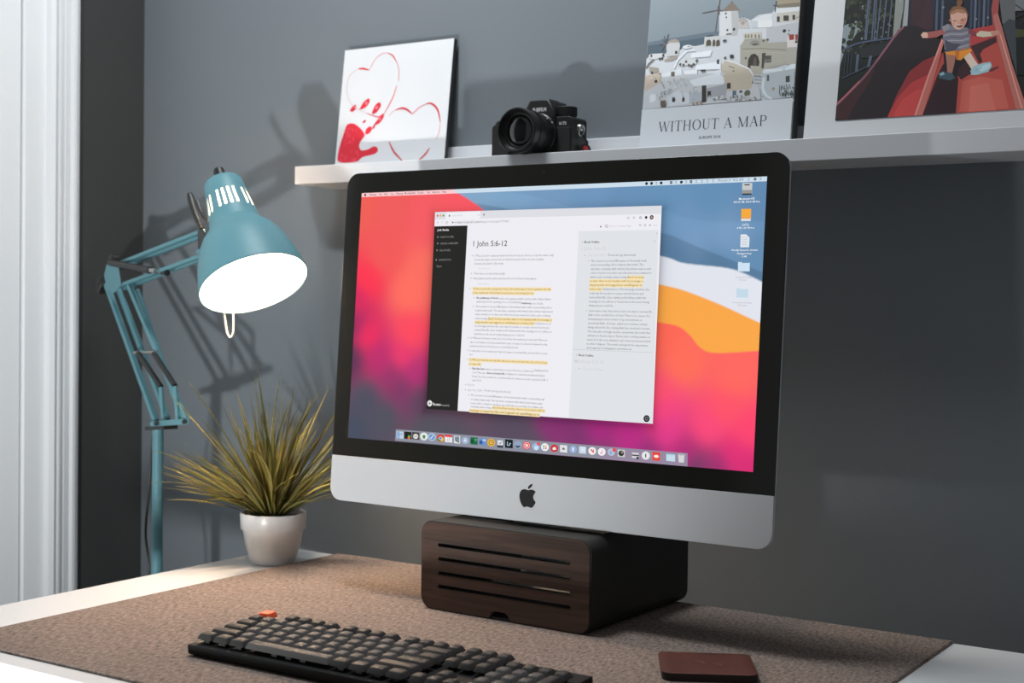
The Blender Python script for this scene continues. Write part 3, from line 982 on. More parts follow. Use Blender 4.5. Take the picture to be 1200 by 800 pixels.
for (t, a, b, y, c) in (('Macintosh HD', 865, 883.7, 232.4, W_), ('499.96 GB, 206.4 GB free', 858.7, 889.6, 236.2, W_), ('LaCie', 869, 876.7, 262.5, W_), ('4 TB, 1.87 TB free', 862.7, 883, 266.4, W_),
                        ('Weekly Notes Re: Sermon', 856.2, 887, 292.4, W_), ('Passages.docx', 863, 879.6, 296.3, W_), ('10 KB', 868.2, 874.2, 299.6, W_),
                        ('Screenshots Folder', 861, 880, 324, (150, 156, 166)), ('120 items', 865, 874.4, 327, (176, 172, 176)), ('Documents and Images', 857.7, 880, 353.6, (160, 163, 170)), ('64 items', 863.5, 874, 357, (190, 176, 166))):
    ic.text(t, a, y, b, c, bold=0.012 if c == W_ else 0.0, res=1)
ic.build('desktop_icons', 'screen', display)

# dock
dk = P('dock'); dk.layer = 3
dk.poly([(463.8, 503.8), (805, 529.8), (805, 545.4), (462.8, 517.3)], (142, 145, 158))
dk.poly([(700, 521.9), (805, 529.8), (805, 545.4), (699.4, 536.8)], (150, 138, 160))
ix1 = [(117, 98), (175, 101), (233, 104), (294, 108), (353, 112), (416, 120), (475, 123), (538, 130), (598, 136), (663, 139), (728, 145), (790, 150), (856, 155), (921, 158), (986, 165), (1052, 170), (1120, 177)]
ix2 = [(50, 150), (120, 158), (188, 161), (258, 165), (328, 170), (400, 176), (470, 182), (541, 184), (615, 192), (720, 205), (797, 208), (875, 213), (982, 222), (1060, 226)]
pos = [(450 + x / 6.316, 495 + y / 6.316) for x, y in ix1] + [(630 + x / 6.316, 500 + y / 6.316) for x, y in ix2]


def sq(i, c, s=4.2, dx=0, dy=0, h=None):
    x, y = pos[i]; x += dx; y += dy; h = h or s
    dk.poly([(x - s, y - h - s * 0.08), (x + s, y - h + s * 0.08), (x + s, y + h + s * 0.08), (x - s, y + h - s * 0.08)], c)


def ci(i, c, r=4.4, dx=0, dy=0): dk.disc(pos[i][0] + dx, pos[i][1] + dy, r, c, 18, ry=r)


sq(0, (190, 208, 226)); sq(0, (150, 180, 214), 2, -2.0, 0, 4); sq(0, (90, 110, 140), 0.4, -1.3, -1, 1); sq(0, (90, 110, 140), 0.4, 1.6, -1, 1)
sq(1, (30, 32, 28)); sq(1, (90, 170, 70), 1.4, 1.6, 1.2); sq(1, (235, 120, 60), 1.3, 1.2, 3.0)
sq(2, (70, 62, 66)); ci(2, (226, 220, 214), 3.0, 0, .6); sq(2, (40, 40, 44), 0.5, -1.1, .6); sq(2, (40, 40, 44), 0.5, 1.1, .6)
ci(3, (226, 232, 226), 4.6); dk.poly([(pos[3][0] - 2.4, pos[3][1] + .6), (pos[3][0], pos[3][1] - 2.4), (pos[3][0] + 2.4, pos[3][1] + .8)], (60, 130, 80)); sq(3, (60, 130, 80), 1.1, 0, 1.6, 1)
ci(4, (178, 200, 226), 4.6); ci(4, (110, 150, 205), 3.4); dk.stroke([(pos[4][0] - 1.6, pos[4][1] + 2), (pos[4][0] + 1.6, pos[4][1] - 2)], 0.9, (235, 235, 240))
ci(5, (212, 72, 58), 4.6); dk.poly([(pos[5][0] - 4, pos[5][1]), (pos[5][0], pos[5][1]), (pos[5][0] + .6, pos[5][1] + 4.3), (pos[5][0] - 3, pos[5][1] + 3)], (70, 150, 84))
dk.poly([(pos[5][0], pos[5][1] - .5), (pos[5][0] + 4.3, pos[5][1] - .6), (pos[5][0] + 3, pos[5][1] + 3.2), (pos[5][0] + .6, pos[5][1] + 4.2)], (236, 190, 76)); ci(5, (236, 236, 238), 2.0); ci(5, (96, 140, 206), 1.5)
sq(6, (238, 236, 238)); sq(6, (226, 70, 66), 4.2, 0, -3.2, 1.3); dk.text('25', pos[6][0] - 2, pos[6][1] + 2.4, pos[6][0] + 2.2, (150, 150, 154), res=1)
sq(7, (222, 226, 230), 3.6, 0, 0, 4.4); sq(7, (120, 140, 150), 2.6, 0, -1, 2.6); dk.stroke([(pos[7][0] - 1.5, pos[7][1] + 1), (pos[7][0] + 2.6, pos[7][1] + 3.4)], 1.2, (70, 74, 80))
ci(8, (160, 178, 210), 4.2); dk.poly([(pos[8][0], pos[8][1] - 3), (pos[8][0] + 1.8, pos[8][1] + 1.4), (pos[8][0] - 1.8, pos[8][1] + 1.4)], (226, 230, 242))
sq(9, (34, 108, 72)); sq(9, (22, 80, 52), 1.8, -2.2, .3, 2); sq(9, (90, 160, 120), 1.5, 2.2, -1.4, 1.2)
sq(10, (110, 146, 200)); sq(10, (50, 90, 160), 1.8, -2.2, .6, 2); sq(10, (190, 206, 232), 2, 1.8, -1.8, 1.0)
ci(11, (228, 174, 62), 4.6); ci(11, (120, 88, 40), 2.9); ci(11, (232, 190, 90), 2.2); dk.stroke([(pos[11][0] - .4, pos[11][1] - .6), (pos[11][0] + 1.4, pos[11][1] + .2)], 0.7, (110, 80, 40))
sq(12, (60, 66, 78), 3.4, 0, 1.0, 4.2); sq(12, (228, 230, 236), 3.2, 0, -.6, 2.8); dk.stroke([(pos[12][0] - 1.6, pos[12][1] - .7), (pos[12][0] - .2, pos[12][1] + .8), (pos[12][0] + 1.8, pos[12][1] - 1.8)], 0.8, (60, 70, 90))
sq(13, (22, 30, 38), 4.5, 0, 0, 5); dk.text('Lr', pos[13][0] - 2.4, pos[13][1] + 2.1, pos[13][0] + 2.4, (190, 212, 226), bold=0.02)
ci(14, (146, 164, 192), 4.5); dk.poly([(pos[14][0] - 3.4, pos[14][1] + 1.6), (pos[14][0] - 1, pos[14][1] + .6), (pos[14][0], pos[14][1] + 1.6), (pos[14][0] + 1.4, pos[14][1] + .6), (pos[14][0] + 3.4, pos[14][1] + 2), (pos[14][0], pos[14][1] + 4)], (70, 80, 98))
ci(15, (226, 62, 72), 4.6); ci(15, (244, 232, 234), 3.6); ci(15, (226, 62, 72), 3.0); sq(15, (246, 240, 240), 1.5); sq(15, (226, 62, 72), .5)
ci(16, (150, 186, 226), 4.3, 0, .3); ci(16, (206, 222, 238), 2.6, .6, 1.6); ci(16, (232, 80, 80), 1.9, 3, -3)
ci(17, (240, 240, 240), 4.6); sq(17, (70, 170, 120), .9, -1.4, -1.2); sq(17, (226, 90, 110), .9, 1.2, 1.2); sq(17, (236, 180, 60), .9, 1.2, -1.3); sq(17, (90, 170, 220), .9, -1.4, 1.4)
ci(18, (206, 52, 58), 4.5); dk.poly([(pos[18][0] - 2.4, pos[18][1] - .4), (pos[18][0] + 1, pos[18][1] - 1.8), (pos[18][0] + 2.4, pos[18][1] + 1.4), (pos[18][0] - 1.6, pos[18][1] + 2.2)], (240, 236, 236))
sq(19, (226, 226, 228)); dk.poly([(pos[19][0] - 2, pos[19][1] + 1), (pos[19][0] - .2, pos[19][1] - 2), (pos[19][0] + 2, pos[19][1] + 1)], (90, 92, 96)); 
ci(20, (150, 172, 212), 4.5); sq(20, (226, 232, 244), 1.1, 0, -.6, 1.7); sq(20, (226, 232, 244), .6, 0, 1.6, 1.0)
sq(21, (196, 212, 232)); sq(21, (220, 230, 240), 2.6, .6, -1, 2.6)
ci(22, (242, 236, 238), 4.6); dk.stroke([(pos[22][0] - 1.7, pos[22][1] - 2), (pos[22][0] + 1.7, pos[22][1] + 2)], 1.4, (220, 70, 76)); dk.stroke([(pos[22][0] + 1.5, pos[22][1] - 2), (pos[22][0] + 1.9, pos[22][1] + 1)], .8, (220, 70, 76))
ci(23, (242, 238, 240), 4.6); dk.stroke([(pos[23][0] + 1, pos[23][1] - 2.4), (pos[23][0] + .6, pos[23][1] + 1.4)], .7, (220, 120, 150)); ci(23, (220, 120, 150), .9, -.6, 1.6)
ci(24, (180, 196, 220), 4.3); sq(24, (150, 170, 205), 1.4, -.6, .6, 2.2); ci(24, (230, 78, 82), 2.2, 3.4, -2.6)
sq(25, (206, 206, 206)); ci(25, (50, 52, 50), 3.3); ci(25, (150, 150, 150), 1.4, .8, -.8); ci(25, (40, 40, 40), .7)
sq(26, (208, 208, 210), 4.0, 0, -1.6, 1.3); sq(26, (60, 62, 66), 4.0, 0, .4, .9); sq(26, (214, 214, 216), 4.0, 0, 2.2, 1.2); ci(26, (60, 60, 66), 1.6, 2.6, 3.4)
ci(27, (236, 236, 238), 4.8); ci(27, (180, 184, 192), 3.4); ci(27, (240, 240, 240), 3.0); sq(27, (40, 42, 46), .7, 0, 0, 2.0)
sq(28, (228, 74, 62), 4.6, 0, 0, 5); dk.disc(pos[28][0], pos[28][1], 3.0, (244, 226, 222), 16, ry=1.8); ci(28, (250, 246, 246), 1.0)
sq(29, (180, 208, 224), 5.2, 0, 0, 4.2); sq(29, (196, 220, 232), 5.2, 0, .8, 3.4)
dk.poly([(pos[30][0] - 3.8, pos[30][1] - 5), (pos[30][0] + 4, pos[30][1] - 4.6), (pos[30][0] + 3.1, pos[30][1] + 5.2), (pos[30][0] - 2.9, pos[30][1] + 4.8)], (214, 212, 214)); dk.disc(pos[30][0], pos[30][1] - 4.4, 3.6, (178, 174, 180), 14, ry=1.2)
dk.build('dock', 'screen', display)

# ================================================================== SHELF
SX0, SX1, SYF = -0.737, 0.85, -0.112
SZB, SZT, SZF, SZK = 1.3180, 1.3462, 1.3340, 1.3755
shelf = empty('picture_ledge', (0.05, 0.0, SZB), 'long white picture ledge mounted on the grey wall', 'shelf')
MB().box(SX0, SYF, SZB, SX1, SYF + 0.013, SZT).build('front_lip', 'shelf', shelf, bevel=0.0008)
MB().box(SX0, SYF + 0.013, SZB, SX1, -0.013, SZF).build('ledge_board', 'shelf', shelf)
MB().box(SX0, -0.013, SZB, SX1, 0.0, SZK).build('back_board', 'shelf', shelf, bevel=0.0008)


def leaning(name, label, cat, x0, x1, yb, yt, z1, thick, edge_mat, face_mat):
    """upright board standing on the ledge, front face from (yb, SZF) leaning back to (yt, z1)"""
    O = Vector((x0, yb, SZF)); V = Vector((0, yt - yb, z1 - SZF)); L = V.length; V.normalize(); U = Vector((1, 0, 0))
    N = U.cross(V)
    root = empty(name, ((x0 + x1) / 2, yb + thick / 2, SZF), label, cat)
    f = lambda u, v, d: O + U * u + V * v - N * d
    MB().prism([[(0, 0), (x1 - x0, 0), (x1 - x0, L), (0, L)]], f, 0.0008, thick).build('board', edge_mat, root, bevel=0.0006)
    MB().prism([[(0.0004, 0.0004), (x1 - x0 - .0004, 0.0004), (x1 - x0 - .0004, L - .0004), (0.0004, L - .0004)]], f, 0.0, 0.001).build('face_sheet', face_mat, root)
    return root, O, U, V, L


# --- hand-print picture
art, aO, aU, aV, aL = leaning('handprint_picture', 'white picture with red handprint and outlined hearts on the ledge', 'picture', -0.7195, -0.5003, -0.0385, -0.0135, 1.5435, 0.009, 'board_edge', 'paper')
pr = Print(aO, aU, aV, gain=1.15, rect=(0.001, 0.001, 0.2182, aL - 0.001))


def a5(pts): return [(385 + x / 5, 35 + y / 5) for (x, y) in pts]


RED, PINK, FAINT = (205, 40, 55), (225, 110, 118), (222, 150, 155)
palm = [(60, 700), (75, 650), (95, 590), (110, 555), (145, 548), (180, 570), (205, 600), (212, 620), (190, 650), (180, 680), (192, 705), (230, 700), (265, 682), (285, 690), (289, 710), (265, 728), (200, 745), (170, 770), (110, 778), (70, 776), (52, 760)]
pr.poly(a5(smooth_path(palm + [palm[0]], 3)[:-1]), RED)
rh = random.Random(8)
palm2 = [(385 + x / 5, 35 + y / 5) for x, y in palm]
pr.up()
for _ in range(60):
    x, y = rh.uniform(62, 195), rh.uniform(560, 770)
    if x < 60 + (700 - y) * 0.28 + 8 and y < 700: continue
    if x > 178 - (30 if 630 < y < 700 else 0): continue
    c = rh.uniform(0, 1); q = rh.uniform(0, 6.28); rr = rh.uniform(1.0, 2.6)
    pr.poly([(385 + x / 5 + rr * rh.uniform(.5, 1) * math.cos(q + t), 35 + y / 5 + rr * 1.3 * rh.uniform(.5, 1) * math.sin(q + t)) for t in (0, .9, 1.8, 2.7, 3.6, 4.5, 5.4)],
            (205 + 14 * c, 42 + 26 * c, 57 + 30 * c))
for f_ in ([(125, 475), (140, 450), (160, 438), (158, 465), (140, 480)], [(182, 465), (205, 425), (235, 402), (242, 420), (222, 450), (195, 465)],
           [(255, 485), (275, 440), (300, 425), (307, 445), (285, 480), (262, 493)], [(215, 605), (222, 580), (245, 565), (255, 580), (240, 605), (222, 612)],
           [(262, 560), (285, 530), (305, 500), (325, 492), (322, 515), (300, 545), (275, 558)], [(200, 540), (215, 527), (220, 535), (205, 547)], [(255, 575), (268, 558), (274, 566), (262, 580)]):
    pr.poly(a5(smooth_path(f_ + [f_[0]], 3)[:-1]), RED)
pr.disc(385 + 222 / 5, 35 + 430 / 5, 1.6, PINK, 10); pr.disc(385 + 283 / 5, 35 + 455 / 5, 1.8, PINK, 10); pr.disc(385 + 300 / 5, 35 + 522 / 5, 1.6, PINK, 10)


def hstroke(pts, w0, w1, c):
    q = smooth_path(a5(pts), 4); n = len(q)
    pr.stroke(q, [w0 + (w1 - w0) * math.sin(math.pi * i / (n - 1)) for i in range(n)], c)


hstroke([(175, 229), (205, 227), (240, 236)], 0.5, 2.2, (205, 60, 66))
hstroke([(240, 236), (255, 205), (280, 165), (320, 138), (355, 136)], 0.6, 0.8, FAINT)
hstroke([(350, 136), (378, 152), (400, 190)], 0.5, 1.5, (205, 70, 78))
hstroke([(400, 190), (413, 235), (411, 300)], 0.7, 0.8, (200, 120, 130))
hstroke([(400, 325), (380, 390), (350, 450), (325, 492)], 0.5, 1.2, (214, 90, 98))
hstroke([(325, 492), (290, 510), (225, 488)], 0.6, 1.2, (214, 84, 92))
hstroke([(225, 488), (165, 460), (120, 410), (108, 340), (125, 268), (175, 229)], 0.5, 0.7, (205, 170, 176))
hstroke([(355, 505), (375, 480), (395, 468)], 0.4, 0.6, FAINT)
hstroke([(392, 470), (430, 459), (462, 468), (492, 494)], 0.6, 2.4, (198, 52, 60))
hstroke([(490, 494), (508, 478), (535, 452), (575, 433)], 0.7, 1.0, (214, 120, 126))
hstroke([(572, 433), (605, 432), (640, 468), (656, 540)], 0.6, 2.2, (198, 52, 60))
hstroke([(655, 540), (650, 590), (630, 640)], 0.4, 0.8, FAINT)
hstroke([(355, 655), (385, 715), (432, 766)], 0.7, 1.9, (200, 56, 64))
hstroke([(592, 693), (562, 733), (530, 762)], 0.7, 1.6, (205, 66, 74))
pr.build('handprint_drawing', 'print', art)

# --- photo book
bk, bO, bU, bV, bL = leaning('photo_book', 'photo book with a white hillside village on its cover', 'book', -0.1475, 0.0740, -0.0655, -0.0300, 1.625, 0.019, 'page_edge', 'paper_b')
bp = Print(bO, bU, bV, gain=1.42, rect=(0.0006, 0.0, 0.2208, bL - 0.001))


def A8(pts): return [(740 + x / 8, y / 8) for (x, y) in pts]


def B8(pts): return [(830 + x / 8, y / 8) for (x, y) in pts]


def C5(pts): return [(740 + x / 5.4545, 80 + y / 5.4545) for (x, y) in pts]


bp.grad([(735, 60), (960, 40), (980, -70), (735, -70)], [(122, 131, 137), (118, 128, 134), (138, 147, 152), (140, 149, 154)])
bp.poly(A8([(150, 398), (350, 362), (690, 308), (1000, 270), (1700, 200), (1700, 900), (100, 900)]), (98, 110, 119))
bp.poly(A8([(150, 430), (690, 350), (1000, 330), (1000, 900), (100, 900)]), (82, 95, 104))
town = A8([(60, 640), (150, 545), (185, 505), (270, 515), (330, 498), (330, 420), (455, 400), (455, 470), (520, 425), (600, 432), (680, 415), (688, 345), (825, 335)]) + \
    B8([(100, 110), (275, 105), (290, 200), (340, 165), (400, 190), (470, 140), (600, 120), (640, 60), (870, 55), (1000, 60), (1000, 900)]) + [(960, 120), (735, 130)]
bp.poly(town, (186, 188, 191))
# upper right roofs and tan block
bp.poly(B8([(640, 0), (930, -30), (950, 40), (660, 45)]), (150, 138, 118))
bp.poly(B8([(640, 45), (920, 15), (925, 60), (650, 75)]), (120, 112, 100))
bp.poly(B8([(640, 85), (870, 60), (870, 105), (640, 125)]), (196, 198, 200))
bp.poly(B8([(640, 125), (915, 95), (915, 190), (640, 215)]), (176, 172, 162))
bp.poly(B8([(545, 265), (915, 190), (915, 330), (740, 385), (550, 405)]), (168, 170, 172))
bp.poly(B8([(860, 230), (915, 215), (915, 330), (860, 330)]), (176, 158, 148))
for r in ((645, 155, 670, 205), (705, 145, 755, 195), (790, 140, 815, 185)):
    bp.poly(B8([(r[0], r[1]), (r[2], r[1]), (r[2], r[3]), (r[0], r[3])]), (66, 64, 62))
bp.stroke(B8([(640, 10), (625, 110)]), 1.2, (62, 56, 52)); bp.stroke(B8([(610, 48), (650, 60)]), 1.0, (62, 56, 52))
bp.stroke(B8([(820, 170), (900, 130)]), 0.8, (120, 118, 114)); bp.disc(830 + 713 / 8, 290 / 8, 2, (52, 54, 56)); bp.disc(830 + 757 / 8, 286 / 8, .8, (70, 70, 70)); bp.disc(830 + 755 / 8, 320 / 8, .9, (80, 80, 80))
bp.poly(B8([(740, 350), (910, 325), (910, 440), (735, 445)]), (190, 184, 180))
for (x, y) in ((782, 345), (840, 345)):
    bp.poly(B8([(x - 24, y - 20), (x + 22, y - 24), (x + 24, y + 26), (x - 22, y + 32)]), (136, 62, 56))
bp.poly(B8([(815, 380), (855, 378), (855, 425), (840, 425), (840, 400), (815, 405)]), (70, 58, 54)); bp.poly(B8([(870, 390), (900, 388), (900, 435), (870, 435)]), (90, 78, 72))
# windmill
bp.poly(B8([(120, 108), (280, 100), (292, 200), (275, 260), (265, 330), (100, 345)]), (192, 193, 194))
bp.poly(B8([(215, 104), (280, 100), (292, 200), (270, 330), (225, 334)]), (168, 168, 168))
bp.poly(B8([(130, 108), (165, 70), (222, 15), (262, 55), (298, 98), (215, 104)]), (124, 112, 102)); bp.stroke(B8([(222, 8), (224, 24)]), 1, (90, 84, 80))
for (a, b, w) in (((98, 95), (-55, 125), 1.3), ((98, 95), (115, -20), 1.2), ((98, 95), (68, 300), 1.0), ((98, 95), (140, 105), 1.3), ((98, 60), (98, 140), 2.4)):
    bp.stroke(B8([a, b]), w, (88, 82, 82))
for (x, y, r) in ((165, 127, 1.1), (170, 163, .9), (242, 275, 1.6), (180, 282, 1.2)): bp.disc(830 + x / 8, y / 8, r, (62, 62, 62), 10)
bp.poly(B8([(170, 315), (222, 310), (222, 325), (170, 330)]), (104, 98, 90))
bp.poly(B8([(280, 185), (310, 165), (350, 172), (375, 205), (390, 265), (285, 265)]), (176, 172, 168)); bp.stroke(B8([(288, 200), (312, 178), (345, 182), (362, 210)]), 1.0, (130, 122, 116)); bp.disc(830 + 325 / 8, 215 / 8, 2.4, (150, 140, 134))
bp.poly(B8([(400, 195), (520, 140), (600, 130), (610, 240), (410, 255)]), (198, 200, 202)); bp.poly(B8([(465, 195), (600, 185), (600, 255), (465, 262)]), (206, 206, 206)); bp.poly(B8([(400, 195), (465, 195), (465, 262), (410, 262)]), (178, 182, 186))
# arcade and balustrade
bp.poly(A8([(685, 350), (830, 338), (830, 430), (685, 440)]), (182, 182, 180))
for (x, w) in ((725, 24), (775, 14), (812, 18)):
    bp.poly(A8([(x - w, 435), (x - w, 395), (x - w * .5, 374), (x + w * .5, 372), (x + w, 392), (x + w, 428)]), (84, 78, 68))
bp.stroke(A8([(705, 342), (765, 332)]), 1.0, (60, 62, 66))
bp.poly(B8([(330, 315), (500, 300), (500, 360), (335, 372)]), (176, 172, 160))
for x in (345, 372, 400, 437, 470): bp.poly(B8([(x, 325), (x + 14, 324), (x + 14, 356), (x, 358)]), (110, 104, 92))
# tan church block with the arch
bp.poly(B8([(300, 430), (340, 375), (550, 365), (555, 405), (735, 390), (735, 600), (520, 660), (395, 650), (300, 600)]), (150, 147, 136))
bp.poly(B8([(735, 450), (910, 440), (905, 610), (735, 610)]), (152, 148, 140))
bp.poly(B8([(390, 420), (400, 390), (435, 375), (475, 385), (490, 425)]), (128, 126, 120)); bp.poly(B8([(415, 412), (465, 410), (465, 425), (415, 428)]), (80, 78, 74))
bp.stroke(B8([(320, 460), (500, 455), (735, 470)]), 1.0, (122, 118, 106)); bp.stroke(B8([(330, 480), (735, 500)]), .6, (164, 158, 146))
bp.poly(B8([(370, 640), (375, 560), (400, 515), (435, 502), (470, 530), (482, 580), (475, 620), (400, 615), (395, 650)]), (62, 58, 54)); bp.poly(B8([(420, 612), (430, 540), (450, 540), (455, 615)]), (86, 82, 78))
bp.poly(B8([(505, 500), (540, 495), (520, 640), (500, 640)]), (70, 68, 62)); bp.poly(B8([(535, 522), (592, 520), (592, 585), (532, 588)]), (78, 78, 74)); bp.poly(B8([(532, 560), (592, 556), (592, 572), (532, 576)]), (108, 106, 98))
bp.poly(B8([(345, 535), (360, 535), (360, 555), (345, 555)]), (78, 76, 68)); bp.poly(B8([(395, 620), (470, 625), (515, 660), (510, 720), (420, 700)]), (158, 154, 142))
for (x, y) in ((520, 383), (558, 372)): bp.poly(B8([(x - 10, y - 8), (x + 8, y - 9), (x + 8, y + 8), (x - 10, y + 8)]), (84, 82, 76))
# big tan house with curved wall
bp.poly(B8([(115, 640), (160, 560), (260, 590), (380, 640), (425, 700), (415, 800), (380, 900), (130, 900)]), (170, 162, 148)); bp.stroke(B8([(155, 562), (260, 592), (385, 645), (422, 705), (418, 760)]), 1.6, (200, 200, 200))
bp.poly(B8([(130, 740), (400, 760), (395, 900), (130, 900)]), (184, 172, 156))
bp.stroke(B8([(190, 620), (250, 640)]), .8, (90, 84, 76)); bp.disc(830 + 238 / 8, 668 / 8, .9, (70, 66, 60)); bp.disc(830 + 320 / 8, 772 / 8, .8, (120, 112, 100)); bp.poly(B8([(180, 785), (215, 783), (215, 800), (180, 800)]), (60, 56, 54))
for k in range(7): bp.stroke(B8([(430, 700 + k * 16), (500, 705 + k * 16)]), .7, (140, 140, 138) if k % 2 else (202, 202, 202))
# blue-white house right
bp.poly(B8([(500, 680), (520, 650), (720, 630), (780, 600), (870, 595), (880, 900), (500, 900)]), (172, 180, 184)); bp.poly(B8([(520, 655), (705, 640), (700, 690), (590, 700), (520, 690)]), (198, 202, 206))
bp.poly(B8([(780, 605), (865, 598), (868, 640), (720, 660), (720, 640)]), (196, 204, 208)); bp.poly(B8([(730, 715), (768, 710), (765, 775), (728, 778)]), (76, 78, 80)); bp.poly(B8([(558, 705), (572, 703), (570, 750), (556, 752)]), (86, 88, 88)); bp.stroke(B8([(635, 722), (655, 720)]), 1, (80, 80, 80))
# left windmill and houses
bp.poly(A8([(330, 420), (380, 385), (450, 395), (458, 430), (440, 520), (325, 530)]), (182, 182, 182)); bp.poly(A8([(340, 395), (375, 372), (420, 365), (455, 392), (450, 400), (345, 402)]), (150, 140, 130)); bp.poly(A8([(410, 480), (432, 478), (432, 505), (410, 507)]), (52, 52, 52))
for (a, b) in (((320, 410), (310, 340)), ((320, 410), (350, 320)), ((320, 410), (260, 420)), ((320, 410), (285, 480)), ((320, 410), (330, 490)), ((320, 410), (290, 365))):
    bp.stroke(A8([a, b]), .9, (92, 92, 98))
bp.disc(740 + 318 / 8, 415 / 8, 2.2, (98, 94, 96)); bp.poly(A8([(310, 560), (370, 535), (430, 525), (430, 545), (380, 570), (310, 575)]), (150, 142, 130))
bp.poly(A8([(165, 515), (205, 505), (300, 500), (300, 540), (200, 560), (165, 545)]), (190, 190, 190))
for (x, y) in ((190, 525), (300, 520), (268, 553), (290, 548)): bp.poly(A8([(x - 9, y - 11), (x + 8, y - 12), (x + 8, y + 12), (x - 9, y + 12)]), (66, 66, 66))
bp.stroke(A8([(140, 640), (165, 600), (210, 560)]), 2.0, (110, 108, 104)); bp.poly(A8([(165, 625), (255, 640), (255, 680), (170, 680)]), (146, 140, 128)); bp.poly(A8([(188, 672), (204, 670), (204, 696), (188, 698)]), (70, 66, 60))
bp.poly(A8([(115, 715), (270, 680), (280, 900), (90, 900)]), (176, 164, 150)); bp.poly(A8([(264, 690), (280, 688), (278, 740), (264, 742)]), (84, 82, 78)); bp.poly(A8([(222, 752), (248, 750), (248, 780), (222, 782)]), (50, 50, 50))
bp.disc(740 + 525 / 8, 440 / 8, 5.5, (200, 201, 203), 16, ry=2.2); bp.disc(740 + 540 / 8, 438 / 8, 2, (150, 150, 150), 12, ry=.8)
bp.poly(A8([(570, 500), (760, 470), (740, 530), (560, 545)]), (206, 208, 212)); bp.poly(A8([(480, 560), (610, 545), (610, 600), (470, 620)]), (188, 188, 188)); bp.poly(A8([(610, 610), (840, 575), (840, 650), (600, 655)]), (204, 207, 212))
bp.poly(A8([(560, 730), (840, 650), (870, 770), (800, 830), (600, 830), (540, 770)]), (196, 200, 206)); bp.poly(A8([(500, 665), (620, 655), (620, 700), (500, 705)]), (206, 206, 208)); bp.poly(A8([(650, 655), (692, 652), (690, 670), (655, 674)]), (60, 60, 62))
bp.poly(A8([(375, 690), (395, 675), (408, 690), (408, 720), (378, 720)]), (84, 82, 70)); bp.poly(A8([(280, 700), (470, 640), (480, 720), (300, 780)]), (198, 200, 203)); bp.stroke(A8([(400, 640), (440, 560), (520, 480), (600, 470)]), 1.8, (206, 208, 212))
for (x, y) in ((460, 605), (490, 610), (515, 580), (540, 612), (565, 620), (585, 605), (615, 570), (812, 580), (880, 545), (870, 385)): bp.disc(740 + x / 8, y / 8, 1.5, (84, 84, 84), 8)
bp.poly(B8([(205, 515), (240, 515), (240, 545), (205, 548)]), (58, 58, 58)); bp.poly(B8([(85, 560), (105, 560), (105, 600), (85, 600)]), (62, 62, 62)); bp.poly(B8([(150, 375), (175, 373), (175, 388), (150, 390)]), (70, 70, 70))
# lower row of the village
bp.poly(C5([(60, 100), (180, 60), (350, 40), (600, 30), (820, 120), (830, 200), (60, 265)]), (176, 178, 180)); bp.poly(C5([(370, 80), (560, 30), (600, 70), (590, 100), (400, 115)]), (200, 204, 208))
bp.poly(C5([(590, 40), (700, 10), (775, 50), (770, 130), (600, 150)]), (172, 162, 146)); bp.poly(C5([(480, 130), (610, 100), (610, 170), (480, 190)]), (146, 148, 152))
bp.poly(C5([(75, 105), (110, 60), (190, 40), (190, 90), (90, 150)]), (178, 164, 150)); bp.poly(C5([(150, 78), (168, 75), (168, 92), (150, 95)]), (52, 52, 50)); bp.poly(C5([(255, 25), (278, 22), (278, 52), (255, 54)]), (96, 92, 78)); bp.poly(C5([(445, 14), (474, 10), (474, 20), (446, 23)]), (66, 66, 66))
bp.poly(C5([(240, 165), (300, 145), (370, 160), (450, 150), (455, 215), (240, 245)]), (184, 187, 192)); bp.poly(C5([(370, 162), (450, 152), (452, 220), (372, 228)]), (160, 164, 170))
for r in ((262, 188, 281, 218), (326, 190, 341, 216), (452, 112, 480, 220), (488, 148, 510, 182), (612, 96, 636, 132), (868, 45, 882, 82), (988, 50, 1014, 90), (692, 145, 710, 158)):
    bp.poly(C5([(r[0], r[1]), (r[2], r[1] - 2), (r[2], r[3] - 2), (r[0], r[3])]), (58, 54, 50))
bp.poly(C5([(648, 145), (672, 143), (672, 190), (648, 192)]), (84, 98, 116)); bp.disc(740 + 742 / 5.45, 80 + 160 / 5.45, 3.6, (92, 92, 78)); bp.poly(C5([(120, 170), (158, 165), (158, 210), (120, 225)]), (196, 198, 202))
bp.poly(C5([(830, 40), (1065, 0), (1065, 180), (850, 205)]), (166, 173, 176)); bp.poly(C5([(868, 45), (882, 44), (882, 82), (868, 84)]), (84, 86, 84)); bp.poly(C5([(988, 52), (1014, 48), (1014, 88), (988, 92)]), (72, 74, 76))
bp.stroke(smooth_path(C5([(850, 60), (842, 120), (860, 170), (900, 198)]), 4), 2.4, (196, 202, 206)); bp.disc(740 + 908 / 5.45, 80 + 132 / 5.45, 1.8, (150, 138, 112))
rb = random.Random(5)
for _ in range(46):
    x = rb.uniform(950, 1062); y = rb.uniform(125, 185); bp.stroke(C5([(x, y), (x + rb.uniform(-8, 8), y - rb.uniform(8, 30))]), .8, (70, 74, 76))
for _ in range(60):
    x = rb.uniform(480, 800); y = rb.uniform(178, 205); bp.disc(740 + x / 5.45, 80 + y / 5.45, rb.uniform(.5, 1.0), rb.choice([(96, 92, 90), (150, 146, 140), (196, 196, 196)]), 6)
for _ in range(70):
    x = rb.uniform(70, 440); y = rb.uniform(60, 200); bp.disc(740 + x / 5.45, 80 + y / 5.45, rb.uniform(.3, .8), rb.choice([(110, 108, 106), (140, 138, 134), (205, 206, 208)]), 6)
for (x, y) in ((195, 165), (215, 160), (245, 150), (185, 195), (205, 225)): bp.stroke(C5([(x, y + 12), (x, y - 8), (x + 22, y - 10)]), .8, (80, 78, 76))
